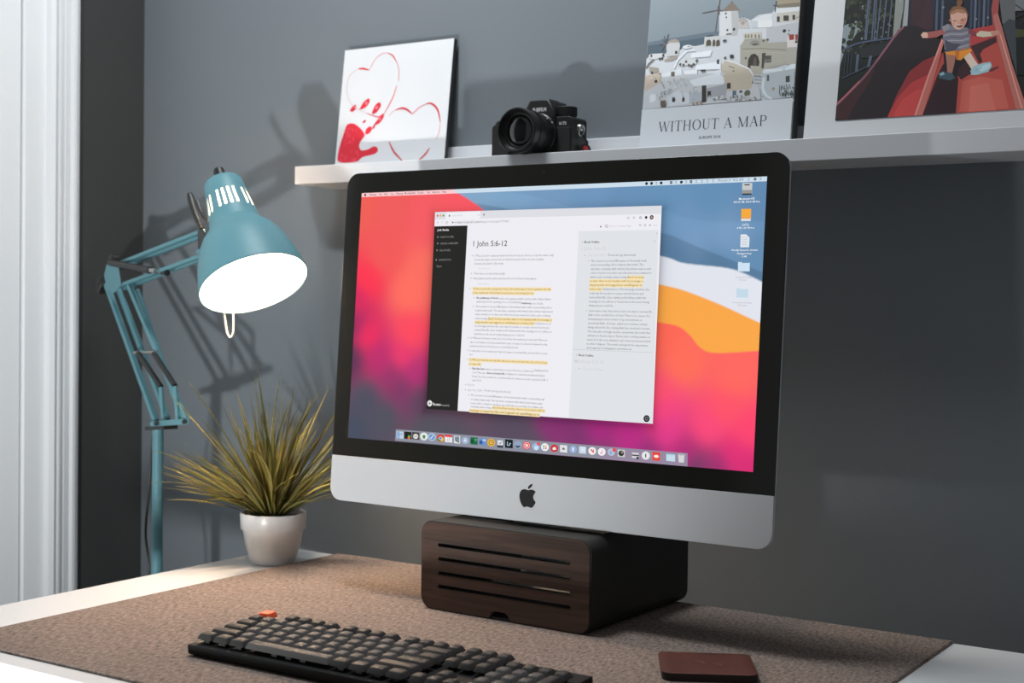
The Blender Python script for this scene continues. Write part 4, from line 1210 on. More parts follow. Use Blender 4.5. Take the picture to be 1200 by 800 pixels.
bp.poly(C5([(190, 212), (222, 206), (222, 240), (190, 246)]), (96, 82, 74))
for (x, y) in ((400, 232), (425, 228), (448, 224)): bp.poly(C5([(x - 6, y - 10), (x + 6, y - 11), (x + 6, y + 6), (x - 6, y + 6)]), (140, 112, 88))
# white title band
bp.poly([(730, 131.5), (750.6, 129.2), (935.6, 114.8), (980, 111), (980, 220), (730, 220)], (186, 189, 193))
bp.up()
bt = Print(bO, bU, bV, gain=1.5, rect=(0.0006, 0.0, 0.2208, bL - 0.001)); bt.layer = bp.layer + 2; bt.gain = 1.0
# serif capitals: thick strokes, thin strokes and serifs in a 0..1 high box
GL = {
    'W': (1.36, [((0.08, 1), (0.40, 0), .13), ((0.40, 0), (0.68, 1), .045), ((0.66, 1), (0.98, 0), .13), ((0.98, 0), (1.28, 1), .045), ((-0.02, 1), (0.24, 1), .04), ((0.55, 1), (0.80, 1), .04), ((1.14, 1), (1.40, 1), .04)]),
    'I': (0.42, [((0.21, 0), (0.21, 1), .13), ((0.06, 0), (0.36, 0), .04), ((0.06, 1), (0.36, 1), .04)]),
    'T': (0.90, [((0.45, 0), (0.45, 1), .13), ((0.03, 1), (0.87, 1), .05), ((0.30, 0), (0.60, 0), .04), ((0.04, 1), (0.04, .78), .04), ((0.86, 1), (0.86, .78), .04)]),
    'H': (1.05, [((0.20, 0), (0.20, 1), .13), ((0.85, 0), (0.85, 1), .13), ((0.2, .52), (0.85, .52), .045), ((.05, 0), (.35, 0), .04), ((.05, 1), (.35, 1), .04), ((.70, 0), (1.0, 0), .04), ((.70, 1), (1.0, 1), .04)]),
    'U': (1.0, [((0.20, 1), (0.20, .32), .13), ((0.82, 1), (0.82, .30), .045), ((.05, 1), (.35, 1), .04), ((.69, 1), (.95, 1), .04)]),
    'A': (1.0, [((0.10, 0), (0.48, 1), .045), ((0.46, 1), (0.86, 0), .14), ((.24, .36), (.70, .36), .04), ((-.02, 0), (.22, 0), .04), ((.70, 0), (1.0, 0), .04)]),
    'M': (1.3, [((0.18, 0), (0.18, 1), .045), ((0.16, 1), (0.63, 0), .13), ((0.63, 0), (1.08, 1), .045), ((1.09, 0), (1.09, 1), .13), ((.05, 0), (.31, 0), .04), ((.03, 1), (.2, 1), .04), ((.94, 0), (1.24, 0), .04), ((1.06, 1), (1.24, 1), .04)]),
    'P': (0.86, [((0.20, 0), (0.20, 1), .13), ((.05, 0), (.35, 0), .04), ((.05, 1), (.45, 1), .045), ((.2, .46), (.45, .46), .045)]),
    'O': (1.08, []), ' ': (0.42, []),
}


def serif(word, x0, y0, x1, rgb):
    a = bt.px(x0, y0); b = bt.px(x1, y0)
    tot = sum(GL[ch][0] + 0.10 for ch in word)
    kx = (b[0] - a[0]) / tot; ky = kx * 1.12; cx = 0.0
    bt.up()

    def seg(p, q, w_):
        dx, dy = q[0] - p[0], q[1] - p[1]; l = math.hypot(dx, dy); nx, ny = -dy / l * w_ / 2, dx / l * w_ / 2
        pts = [(p[0] + nx, p[1] + ny), (q[0] + nx, q[1] + ny), (q[0] - nx, q[1] - ny), (p[0] - nx, p[1] - ny)]
        bt.uvpoly([(a[0] + (cx + u) * kx, a[1] + v * ky) for (u, v) in pts], rgb)
    for ch in word:
        wd_, segs = GL[ch]
        for (p, q, w_) in segs: seg(p, q, w_)
        arcs = []
        if ch == 'O': arcs = [(0.54, 0.5, 0.45, 0.50, 0, 360)]
        if ch == 'U': arcs = [(0.51, 0.32, 0.31, 0.32, 180, 360)]
        if ch == 'P': arcs = [(0.45, 0.73, 0.32, 0.27, -90, 90)]
        for (ox, oy, rx, ry, a0, a1) in arcs:
            n = 24; pts = []
            for k_ in range(n + 1):
                t = math.radians(a0 + (a1 - a0) * k_ / n); pts.append((ox + rx * math.cos(t), oy + ry * math.sin(t), 0.04 + 0.10 * abs(math.cos(t)) ** 1.5 * (1 if ch != 'U' or math.cos(t) < 0 else .15)))
            for k_ in range(n): seg(pts[k_][:2], pts[k_ + 1][:2], (pts[k_][2] + pts[k_ + 1][2]) / 2)
        cx += wd_ + 0.10


serif('WITHOUT A MAP', 772.5, 155.2, 899.5, (46, 48, 54))
bt.text('EUROPE 2018', 820, 163.4, 845, (60, 62, 68), bold=0.012, res=2)
bp.build('cover_photo', 'print', bk)
bt.build('cover_title', 'print', bk)

# --- large photo print
fr, fO, fU, fV, fL = leaning('photo_print', 'large white-bordered photo of a toddler on a red slide', 'photo', 0.0935, 0.4935, -0.0760, -0.0225, 1.640, 0.012, 'paper_f', 'paper_f')
fp = Print(fO, fU, fV, gain=1.5)
fa = fp.px(979, 141); fb = fp.px(994, 0)
fp.rect = (fa[0], fa[1] - 0.0005, 0.36, fL - 0.03)


def D5(pts): return [(970 + x / 5.333, y / 5.333) for (x, y) in pts]


def E5(pts): return [(1070 + x / 5.333, y / 5.333) for (x, y) in pts]


fp.poly([(960, 200), (1320, 200), (1320, -150), (960, -150)], (34, 36, 34))
fp.poly(D5([(-50, 130), (130, 150), (215, 140), (200, 180), (160, 240), (110, 300), (80, 400), (-50, 400)]), (118, 128, 132))
rb = random.Random(11)
for _ in range(170):      # foliage
    x = rb.uniform(60, 420); y = rb.uniform(-60, 330)
    if 100 < x < 210 and 150 < y < 300 and rb.random() < .7: continue
    fp.disc(970 + x / 5.33, y / 5.33, rb.uniform(1.0, 3.6), rb.choice([(34, 38, 32), (44, 48, 38), (52, 58, 44), (30, 32, 30), (64, 68, 54)]), 8, up=_ % 12 == 0)
for _ in range(26):
    x = rb.uniform(160, 400); y = rb.uniform(0, 250); fp.disc(970 + x / 5.33, y / 5.33, rb.uniform(.5, 1.3), rb.choice([(128, 138, 144), (96, 106, 110)]), 8)
for (x0, x1) in ((262, 240), (290, 275), (300, 290), (330, 305), (365, 340), (400, 375), (250, 232)):
    fp.stroke(D5([(x0 + 8, -60), (x1, 250)]), 1.5, (72, 78, 94))
    fp.stroke(D5([(x0 + 11, -60), (x1 + 3, 250)]), .5, (98, 104, 118))
fp.poly(D5([(430, -60), (490, -60), (440, 260), (405, 260)]), (126, 128, 122)); fp.poly(D5([(490, -60), (545, -60), (520, 120), (500, 260), (460, 260)]), (142, 144, 146)); fp.stroke(D5([(480, -20), (465, 170)]), 1.0, (80, 82, 82))
fp.stroke(smooth_path(D5([(100, 310), (180, 275), (280, 255), (420, 235)]), 4), 2.2, (66, 74, 90)); fp.stroke(D5([(90, 490), (200, 440), (260, 410)]), 1.6, (60, 66, 78))
fp.poly(D5([(200, 300), (370, 270), (420, 240), (380, 320), (290, 360), (210, 365)]), (40, 42, 44)); fp.stroke(D5([(190, 340), (180, 450)]), 3.2, (74, 84, 98)); fp.stroke(D5([(270, 350), (255, 420)]), 3.5, (74, 84, 98))
for x in (110, 130, 150): fp.stroke(D5([(x + 8, 300), (x - 8, 470)]), .8, (58, 64, 74))
# background behind the child
fp.poly(E5([(-20, -90), (500, -90), (520, 150), (-40, 240)]), (40, 42, 50))
for x in (0, 30, 60, 90, 120, 145, 180, 360, 385, 410, 440, 465): fp.stroke(E5([(x + 10, -90), (x, 190)]), 2.6, rb.choice([(60, 68, 88), (76, 84, 102), (48, 54, 70), (88, 96, 110)]))
for _ in range(24): fp.disc(1070 + rb.uniform(0, 480) / 5.33, rb.uniform(-40, 150) / 5.33, rb.uniform(.6, 1.6), rb.choice([(110, 120, 124), (60, 64, 54), (40, 46, 40)]), 8)
fp.poly(D5([(560, -60), (650, -90), (660, 190), (540, 180)]), (62, 44, 48)); fp.poly(E5([(-10, -90), (110, -90), (60, 100), (-10, 190)]), (58, 42, 46)); fp.poly(E5([(530, -90), (640, -90), (640, 140), (560, 150)]), (92, 94, 94)); fp.poly(E5([(600, 120), (640, 130), (700, 420), (650, 470), (560, 160)]), (60, 64, 68)); fp.poly(E5([(640, -90), (900, -90), (900, 60), (640, 70)]), (104, 108, 110)); fp.poly(E5([(640, 130), (900, 130), (900, 480), (650, 470)]), (30, 32, 32)); fp.poly(E5([(640, 180), (720, 190), (700, 230), (640, 235)]), (62, 66, 44))
for (a, b) in (((640, 30), (800, 140)), ((640, 110), (800, 50)), ((660, 160), (720, 90))): fp.stroke(E5([a, b]), 1.2, (46, 48, 52))
# left lane of the slide
fp.poly(D5([(48, 752), (55, 660), (110, 610), (240, 480), (360, 320), (440, 190), (480, 165), (560, 160), (700, 250), (700, 780), (48, 780)]), (42, 36, 38))
fp.poly(D5([(50, 740), (60, 640), (130, 580), (250, 465), (300, 420), (260, 520), (180, 640), (120, 750)]), (60, 40, 42))
fp.stroke(smooth_path(D5([(48, 665), (110, 605), (240, 470), (360, 310), (430, 215), (475, 170)]), 5), [2.4] * 26, (118, 76, 88)); fp.stroke(smooth_path(D5([(48, 660), (110, 600), (200, 508)]), 4), 1.4, (168, 92, 100))
fp.poly(D5([(370, 740), (430, 600), (510, 450), (600, 380), (720, 330), (760, 500), (640, 760)]), (128, 50, 52)); fp.poly(D5([(372, 738), (440, 610), (520, 520), (620, 470), (690, 500), (560, 760)]), (166, 60, 60)); fp.poly(D5([(400, 740), (470, 620), (560, 560), (610, 560), (545, 745)]), (180, 68, 66))
# right lane
fp.poly(E5([(50, 720), (190, 330), (350, 200), (520, 150), (545, 210), (600, 420), (680, 680), (660, 760), (40, 760)]), (164, 72, 64))
fp.poly(E5([(350, 190), (430, 170), (520, 160), (530, 240), (370, 290)]), (160, 62, 62)); fp.poly(E5([(60, 720), (150, 480), (190, 400), (280, 480), (262, 720)]), (54, 36, 40)); fp.poly(E5([(130, 560), (200, 470), (285, 490), (268, 720), (80, 720)]), (48, 34, 38)); fp.poly(E5([(190, 330), (240, 300), (340, 380), (300, 480), (200, 470)]), (40, 34, 38))
fp.poly(E5([(290, 420), (330, 390), (400, 440), (300, 500), (280, 470)]), (60, 40, 42)); fp.poly(E5([(360, 290), (440, 260), (520, 230), (525, 265), (440, 310), (420, 340), (435, 385), (415, 400), (380, 330)]), (62, 40, 44)); fp.poly(E5([(470, 440), (530, 415), (538, 425), (490, 450)]), (92, 48, 48))
fp.poly(E5([(310, 510), (420, 480), (560, 500), (600, 680), (290, 700)]), (176, 88, 76)); fp.poly(E5([(360, 540), (470, 520), (520, 690), (350, 700)]), (182, 98, 86))
fp.poly(E5([(-2, 760), (20, 700), (180, 240), (195, 260), (150, 430), (60, 720), (45, 760)]), (174, 100, 92)); fp.stroke(E5([(14, 725), (100, 470), (184, 250)]), 2.0, (196, 130, 120)); fp.poly(E5([(490, 60), (510, -60), (545, -60), (530, 130), (500, 170)]), (146, 74, 72)); fp.poly(E5([(500, 100), (530, 80), (560, 180), (620, 400), (720, 700), (700, 760), (650, 700), (580, 440), (530, 250)]), (164, 100, 92)); fp.stroke(E5([(545, 215), (600, 400), (685, 690)]), 1.6, (196, 138, 126))
# the child: shoes, legs, shorts, shirt, arms, head
SK, SKD = (190, 150, 132), (156, 108, 94)
fp.poly(E5([(205, 340), (270, 335), (262, 390), (245, 460), (215, 460), (212, 400)]), SKD); fp.poly(E5([(305, 340), (355, 325), (390, 380), (415, 415), (370, 440), (345, 400)]), (198, 178, 164))
fp.poly(E5([(160, 460), (185, 447), (245, 458), (265, 490), (230, 505), (165, 490)]), (62, 82, 92)); fp.poly(E5([(165, 462), (190, 450), (200, 466), (175, 476)]), (132, 160, 168))
fp.poly(E5([(360, 445), (380, 415), (440, 395), (485, 388), (495, 415), (470, 450), (400, 470), (365, 470)]), (140, 170, 178)); fp.poly(E5([(400, 430), (450, 405), (488, 400), (480, 425), (430, 450)]), (166, 190, 194)); fp.stroke(E5([(392, 440), (430, 425)]), 1.0, (110, 140, 150))
fp.poly(E5([(200, 325), (265, 318), (350, 298), (372, 318), (330, 350), (300, 378), (275, 375), (265, 348), (208, 342)]), (206, 130, 52)); fp.poly(E5([(262, 322), (292, 318), (284, 372), (272, 368)]), (178, 104, 44))
fp.poly(E5([(185, 195), (225, 150), (250, 165), (340, 175), (385, 205), (358, 225), (355, 297), (265, 318), (205, 328), (190, 260)]), (112, 110, 120))
for k_ in range(7):
    y = 190 + k_ * 20; fp.stroke(smooth_path(E5([(198, y + 14), (240, y + 4), (300, y + 6), (352, y - 8)]), 3), 1.0, (150, 148, 154) if k_ % 2 else (84, 82, 94))
fp.poly(E5([(200, 250), (240, 270), (300, 280), (260, 318), (205, 326)]), (70, 70, 80))
fp.poly(E5([(192, 185), (208, 205), (150, 235), (85, 242), (80, 205), (140, 195)]), (146, 84, 80)); fp.poly(E5([(50, 220), (65, 202), (92, 205), (95, 238), (62, 240)]), (198, 158, 140)); fp.poly(E5([(180, 170), (222, 150), (232, 180), (195, 200)]), (130, 126, 134))
fp.poly(E5([(395, 215), (420, 195), (480, 200), (530, 192), (545, 208), (500, 228), (440, 235), (400, 228)]), (186, 172, 152)); fp.poly(E5([(485, 205), (520, 192), (550, 200), (535, 222), (495, 225)]), (178, 126, 110)); fp.poly(E5([(350, 185), (390, 200), (400, 222), (380, 225), (345, 210)]), (116, 60, 66))
fp.poly(E5([(228, 75), (250, 45), (290, 35), (330, 55), (348, 95), (335, 130), (235, 130)]), (120, 84, 62)); fp.disc(1070 + 292 / 5.33, 18 / 5.33, 3.6, (112, 78, 58), 12, ry=4.4)
hp = [(236, 90), (255, 70), (295, 62), (328, 78), (340, 110), (332, 150), (308, 180), (280, 187), (255, 172), (238, 135)]
fp.poly(E5(smooth_path(hp + [hp[0]], 3)[:-1]), SK); fp.poly(E5([(300, 120), (338, 110), (330, 150), (306, 180), (290, 175)]), (176, 124, 108)); fp.poly(E5([(236, 90), (255, 70), (295, 62), (328, 78), (320, 88), (280, 78), (250, 92)]), (150, 108, 82))
fp.poly(E5([(268, 155), (290, 160), (312, 150), (302, 170), (284, 174)]), (84, 36, 36)); fp.stroke(E5([(270, 156), (290, 161), (310, 152)]), .6, (220, 205, 195)); fp.stroke(E5([(254, 132), (272, 133)]), .9, (84, 58, 50)); fp.stroke(E5([(300, 128), (320, 124)]), .9, (84, 58, 50)); fp.stroke(E5([(287, 128), (284, 146), (292, 147)]), .7, (158, 112, 98))
fp.disc(1070 + 252 / 5.33, 150 / 5.33, 1.8, (200, 132, 118)); fp.disc(1070 + 322 / 5.33, 146 / 5.33, 1.6, (190, 120, 106)); fp.disc(1070 + 234 / 5.33, 128 / 5.33, 1.5, SKD)
fp.build('printed_picture', 'print', fr)

# ================================================================== CAMERA ON THE LEDGE
CX0, CX1, CYF, CYK, CZ0 = -0.381, -0.2500, -0.0740, -0.0330, SZF
ca = empty('mirrorless_camera', ((CX0 + CX1) / 2, -0.055, CZ0), 'black mirrorless camera with a wide lens on the white ledge', 'camera')
xz = lambda u, v, d: Vector((u, d, v))
bodyo = rrect(CX0, CZ0, CX1, CZ0 + 0.067, 0.006, 4)
MB().prism([bodyo], xz, CYF, CYK).build('camera_body', 'cam_body', ca, bevel=0.002)
# front grip bulge on the viewer's left, leatherette panels
MB().prism([rrect(CX0 + 0.001, CZ0 + 0.004, CX0 + 0.030, CZ0 + 0.060, 0.006, 4)], xz, CYF - 0.010, CYF + 0.004).build('hand_grip', 'cam_grip', ca, bevel=0.004, seg=3)
MB().prism([rrect(CX1 - 0.036, CZ0 + 0.006, CX1 - 0.003, CZ0 + 0.052, 0.003, 3)], xz, CYF - 0.0012, CYF + 0.002).build('leatherette', 'cam_grip', ca, bevel=0.0005)
AXX, AXZ = -0.3035, CZ0 + 0.0430
# finder hump
hump = [(AXX - 0.026, CZ0 + 0.060), (AXX + 0.026, CZ0 + 0.060), (AXX + 0.026, CZ0 + 0.076), (AXX + 0.0165, CZ0 + 0.0925), (AXX - 0.0165, CZ0 + 0.0925), (AXX - 0.026, CZ0 + 0.076)]
MB().prism([hump], xz, CYF - 0.004, CYK + 0.004).build('finder_hump', 'cam_body', ca, bevel=0.0025)
MB().prism([rrect(AXX - 0.010, CZ0 + 0.0915, AXX + 0.010, CZ0 + 0.0950, 0.001, 2)], xz, -0.062, -0.040).build('hot_shoe', 'cam_body', ca)
# dials on the top plate
for (x, y, r, h) in ((CX1 - 0.021, -0.0545, 0.0145, 0.0165), (CX0 + 0.021, -0.055, 0.012, 0.012), (CX0 + 0.038, -0.045, 0.008, 0.010)):
    d = MB(); n = 40; prof_ = [(0, r * 0.97), (0.003, r * 0.97), (0.0032, r), (h - 0.001, r), (h, r * .92), (h, 0)]
    d.lathe([(0, 0)] + prof_, (x, y, CZ0 + 0.0665), (0, 0, 1), n)
    for k_ in range(n):
        a = 2 * math.pi * k_ / n
        p_ = Vector((x + r * math.cos(a), y + r * math.sin(a), CZ0 + 0.0665))
        d.bar(p_ + Vector((0, 0, 0.004)), p_ + Vector((0, 0, h - 0.001)), 0.0009, 0.0009, ref=(1, 0, 0))
    d.build('dial', 'cam_body', ca, smooth=True)
# lens
YL = CYF
ln = MB().lathe([(0.0, 0.0), (0.0, 0.0300), (0.006, 0.0300), (0.007, 0.0285), (0.0125, 0.0285), (0.013, 0.0300), (0.027, 0.0300), (0.0275, 0.0292), (0.031, 0.0292), (0.0315, 0.0312), (0.047, 0.0312),
                 (0.0475, 0.0305), (0.050, 0.0305), (0.0505, 0.0318), (0.062, 0.0318), (0.0632, 0.0310), (0.0632, 0.0292), (0.060, 0.0282), (0.0555, 0.0255), (0.0550, 0.0225), (0.0520, 0.0205)],
                (AXX, YL, AXZ), (0, -1, 0), 56)
lens = ln.build('lens', 'cam_lens', ca, smooth=True, angle=30)
gr_ = MB()
for k_ in range(72):
    a = 2 * math.pi * k_ / 72
    p_ = Vector((AXX + 0.0312 * math.cos(a), YL, AXZ + 0.0312 * math.sin(a)))
    gr_.bar(p_ + Vector((0, -0.0330, 0)), p_ + Vector((0, -0.0460, 0)), 0.0012, 0.0010, ref=(math.cos(a), 0, math.sin(a)))
gr_.build('focus_ring', 'cam_lens', lens)
gl = MB()
pr_ = [(0.0525 + 0.004 * math.cos(t * math.pi / 2 / 8), 0.0207 * math.sin(t * math.pi / 2 / 8)) for t in range(9)]
gl.lathe(pr_, (AXX, YL, AXZ), (0, -1, 0), 40)
gl.build('front_glass', 'lens_glass', lens, smooth=True)
# markings
cp = Print((0, CYF - 0.004, 0), (1, 0, 0), (0, 0, 1), gain=1.0); cp.base = 2e-4
tv, tf, tw2 = text_shape('FUJIFILM', 0.03, 3)
k2 = 0.0225 / tw2
cp.raw([(AXX - 0.0100 + x * k2, CZ0 + 0.0760 + y * k2 * 1.15) for (x, y) in tv], tf, (0.75, 0.75, 0.74))
cp.build('brand_lettering', 'print', ca)
cp = Print((0, CYF - 0.0002, 0), (1, 0, 0), (0, 0, 1), gain=1.0); cp.base = 2e-4
tv, tf, tw2 = text_shape('X-T2', 0.03, 3); k2 = 0.0125 / tw2
cp.raw([(CX1 - 0.022 + x * k2, CZ0 + 0.0555 + y * k2) for (x, y) in tv], tf, (0.7, 0.7, 0.7))
cp.build('model_lettering', 'print', ca)
# distance marks on the barrel
for k_, (t, ang) in enumerate(((0.017, 62), (0.017, 52), (0.017, 42), (0.010, 30), (0.052, 100), (0.056, 118))):
    a = math.radians(ang); rr_ = 0.0303 if t < .03 else 0.0320
    p_ = Vector((AXX + rr_ * math.cos(a), YL - t, AXZ + rr_ * math.sin(a)))
    MB().bar(p_ + Vector((0, 0.0012, 0)), p_ + Vector((0, -0.0012, 0)), 0.0014, 0.0007, ref=(math.cos(a), 0, math.sin(a))).build('lens_mark', 'white_mark', lens)
# strap lug, ring and red tag on the near side
lugp = Vector((CX1 + 0.001, -0.056, CZ0 + 0.052))
MB().lathe([(-0.002, 0), (-0.002, 0.0055), (0.004, 0.0050), (0.005, 0.0035), (0.005, 0)], lugp, (1, 0, 0), 20).build('strap_lug', 'steel', ca, smooth=True)
ring_ = [lugp + Vector((0.004 + 0.0015 * math.sin(t), 0.007 * math.cos(t), -0.004 + 0.0075 * math.sin(t))) for t in [2 * math.pi * q / 20 for q in range(21)]]
MB().tube(ring_, 0.0009, 6).build('split_ring', 'steel', ca, smooth=True)
MB().tube([lugp + Vector((0.004, 0.004, -0.010)), lugp + Vector((0.009, 0.008, -0.020)), lugp + Vector((0.008, 0.010, -0.034)), lugp + Vector((0.004, 0.008, -0.042))], 0.0016, 8).build('strap_cord', 'black_plastic', ca, smooth=True)
tg0 = Vector((CX1 + 0.0055, -0.050, CZ0 + 0.0205))
MB().lathe([(-0.0035, 0), (-0.0035, 0.0070), (0.0, 0.0085), (0.0035, 0.0070), (0.0035, 0)], tg0 + Vector((0.0015, 0.002, 0.0012)), (0.9, -0.43, 0), 24).build('strap_anchor', 'black_plastic', ca, smooth=True)
MB().lathe([(-0.001, 0), (-0.001, 0.0050), (0.0016, 0.0046), (0.0018, 0)], tg0 + Vector((0.0030, -0.0020, 0.0015)), (0.55, -0.83, 0), 24).build('red_tag', 'red', ca, smooth=True)

# ================================================================== KEYBOARD
U1 = 0.01905
KX0, KYF = -0.3545, -0.6900
KT = math.asin(0.0055 / 0.095)
kb = empty('keyboard', (KX0 + 11.25 * U1, KYF + 3 * U1, PADZ), 'black low-profile keyboard with one orange key on the felt mat', 'keyboard')
kyv = Vector((0, math.cos(KT), math.sin(KT))); kzv = Vector((0, -math.sin(KT), math.cos(KT)))
KO = Vector((KX0, KYF, PADZ + 0.0185))       # key bottoms, front left


def KP(x, y, z):
    return KO + Vector((x, 0, 0)) + kyv * y + kzv * z


cs = MB()
KW, KD = 22.5 * U1, 6 * U1
side = [(-0.0045, -0.0095, 0), (-0.0045, -0.0045, 0), (KD + 0.004, -0.0045, 0), (KD + 0.004, -0.0100, 0)]
x0_, x1_ = -0.006, KW + 0.006
prof_k = [KP(0, -0.0065, -0.0050), KP(0, KD + 0.005, -0.0050), KP(0, KD + 0.005, -0.0130), KP(0, KD - 0.01, -0.0180), KP(0, 0.004, -0.0178), KP(0, -0.0060, -0.0160)]
prof_k = [Vector((0, p.y, max(p.z, PADZ + 0.0008))) for p in prof_k]
cs.add([Vector((KX0 + x0_, p.y, p.z)) for p in prof_k] + [Vector((KX0 + x1_, p.y, p.z)) for p in prof_k],
       [(0, 1, 2, 3, 4, 5), (11, 10, 9, 8, 7, 6)] + [(i, i + 6, (i + 1) % 6 + 6, (i + 1) % 6) for i in range(6)])
case = cs.build('case', 'kb_case', kb, bevel=0.0015)
for (fx, fy) in ((0.02, 0.006), (KW - 0.02, 0.006)):
    p_ = KP(fx, fy, -0.0125); MB().lathe([(0, 0), (0, 0.006), (0.0025, 0.006), (0.0025, 0)], (p_.x, p_.y, PADZ), (0, 0, 1), 16).build('rubber_foot', 'black_plastic', kb)
for fx in (0.03, KW - 0.03):
    p_ = KP(fx, KD - 0.012, -0.0155); MB().box(p_.x - 0.012, p_.y - 0.004, PADZ, p_.x + 0.012, p_.y + 0.004, p_.z + 0.001).build('flip_foot', 'black_plastic', kb)

rows = []
rows.append((5, [(0, 1, 'o')] + [(2 + i, 1, 'd') for i in range(4)] + [(6.5 + i, 1, 'd') for i in range(4)] + [(11 + i, 1, 'd') for i in range(4)] + [(15.25 + i, 1, 'd') for i in range(3)]))
NAV = [(15.25, 1, 'd'), (16.25, 1, 'd'), (17.25, 1, 'd')]
rows.append((4, [(0, 1, 'd')] + [(1 + i, 1, 'g') for i in range(12)] + [(13, 2, 'd')] + NAV + [(18.5 + i, 1, 'd') for i in range(4)]))
rows.append((3, [(0, 1.5, 'd')] + [(1.5 + i, 1, 'g') for i in range(12)] + [(13.5, 1.5, 'd')] + NAV + [(18.5 + i, 1, 'g') for i in range(3)]))
rows.append((2, [(0, 1.75, 'd')] + [(1.75 + i, 1, 'g') for i in range(11)] + [(12.75, 2.25, 'd')] + [(18.5 + i, 1, 'g') for i in range(3)]))
rows.append((1, [(0, 2.25, 'd')] + [(2.25 + i, 1, 'g') for i in range(10)] + [(12.25, 2.75, 'd'), (16.25, 1, 'd')] + [(18.5 + i, 1, 'g') for i in range(3)]))
rows.append((0, [(0, 1.25, 'd'), (1.25, 1.25, 'd'), (2.5, 1.25, 'd'), (3.75, 6.25, 'g'), (10, 1.25, 'd'), (11.25, 1.25, 'd'), (12.5, 1.25, 'd'), (13.75, 1.25, 'd'), (15.25, 1, 'd'), (16.25, 1, 'd'), (17.25, 1, 'd'), (18.5, 2, 'g'), (20.5, 1, 'g')]))
tall = [(21.5, 2, 2), (21.5, 0, 2)]
key_mesh = {}


def key_me(wu, hu, kind):
    key = (wu, hu, kind)
    if key in key_mesh: return key_mesh[key]
    W1, D1 = wu * U1 - 0.0020, hu * U1 - 0.0020
    mbk = MB()
    b0 = rrect(-W1 / 2, -D1 / 2, W1 / 2, D1 / 2, 0.0016, 2); i_ = 0.0036 if kind != 'o' else 0.0016
    t0 = rrect(-W1 / 2 + i_, -D1 / 2 + i_, W1 / 2 - i_, D1 / 2 - i_, 0.0022, 2)
    m0 = rrect(-W1 / 2 + i_ * .72, -D1 / 2 + i_ * .72, W1 / 2 - i_ * .72, D1 / 2 - i_ * .72, 0.0018, 2)
    n = len(b0)
    mbk.v = [Vector((p[0], p[1], 0)) for p in b0] + [Vector((p[0], p[1], 0.0053)) for p in m0] + [Vector((p[0], p[1], 0.0060)) for p in t0]
    mbk.f = [tuple(reversed(range(n))), tuple(range(2 * n, 3 * n))]
    for l in range(2):
        for q in range(n): mbk.f.append((l * n + q, l * n + (q + 1) % n, (l + 1) * n + (q + 1) % n, (l + 1) * n + q))
    me = bpy.data.meshes.new('key'); me.from_pydata([tuple(v) for v in mbk.v], [], mbk.f)
    me.materials.append(M[{'d': 'key_dark', 'g': 'key_grey', 'o': 'key_orange'}[kind]])
    me.shade_smooth(); me.set_sharp_from_angle(angle=math.radians(30))
    key_mesh[key] = me
    return me


def put_key(x, row, wu, hu, kind):
    me = key_me(wu, hu, kind)
    o = bpy.data.objects.new('key', me); COL.objects.link(o); o.parent = kb
    c = KP((x + wu / 2) * U1, (row + hu / 2) * U1, 0.0)
    o.location = c - Vector(kb.location); o.rotation_euler = (KT, 0, 0)
    if kind == 'o': o['label'] = 'bright orange escape key'


for (r_, ks) in rows:
    for (x, wu, kd_) in ks: put_key(x, r_, wu, 1, kd_)
for (x, r_, hu) in tall: put_key(x, r_, 1, hu, 'd')
# switch stems under the caps, between case and keys
stm = MB()
for (r_, ks) in rows:
    for (x, wu, kd_) in ks:
        for sx in ([0] if wu < 2 else [-0.02, 0, 0.02] if wu > 4 else [-0.011, 0.011]):
            c = KP((x + wu / 2) * U1 + sx, (r_ + .5) * U1, -0.0050); c2_ = KP((x + wu / 2) * U1 + sx, (r_ + .5) * U1, 0.0006)
            stm.bar(c, c2_, 0.0075, 0.0075, ref=(0, 1, 0))
for (x, r_, hu) in tall:
    stm.bar(KP((x + .5) * U1, (r_ + 1) * U1, -0.005), KP((x + .5) * U1, (r_ + 1) * U1, 0.0006), 0.0075, 0.0075, ref=(0, 1, 0))
stm.build('switches', 'black_plastic', kb)['kind'] = 'stuff'

# ================================================================== LEATHER COASTER
CC = Vector((0.1290, -0.4105, PADZ)); ca_ = math.radians(29.5)
cu_ = Vector((math.cos(ca_), math.sin(ca_), 0)); cv_ = Vector((-math.sin(ca_), math.cos(ca_), 0))
co = empty('leather_coaster', tuple(CC), 'worn brown leather coaster with a curled edge on the felt mat', 'coaster')
hs = 0.0505
out = rrect(-hs, -hs, hs, hs, 0.010, 5)


def curl(u, v):
    return 0.0022 * (u / hs) ** 2 + 0.0030 * max(0.0, -v / hs) ** 2


cb = MB()
rings = []
for s_ in (1.0, 0.97, 0.75, 0.5, 0.25, 0.02): rings.append([(p[0] * s_, p[1] * s_) for p in out])
n = len(out)
vs = [CC + cu_ * p[0] + cv_ * p[1] + Vector((0, 0, 0.0050 + curl(*p) - (0.0008 if i == 0 else 0))) for i, rg in enumerate(rings) for p in rg]
fs = [(i * n + q, i * n + (q + 1) % n, (i + 1) * n + (q + 1) % n, (i + 1) * n + q) for i in range(5) for q in range(n)] + [tuple(range(5 * n, 6 * n))]
cb.add(vs, fs).build('leather_top', 'leather', co, smooth=True)
cb = MB()
vs = [CC + cu_ * p[0] + cv_ * p[1] + Vector((0, 0, 0.0042 + curl(*p))) for p in out] + [CC + cu_ * p[0] * .985 + cv_ * p[1] * .985 + Vector((0, 0, 0.0)) for p in out]
fs = [(q, (q + 1) % n, (q + 1) % n + n, q + n) for q in range(n)] + [tuple(range(n, 2 * n))]
cb.add(vs, fs).build('edge_base', 'leather_edge', co, smooth=True)
em = MB()
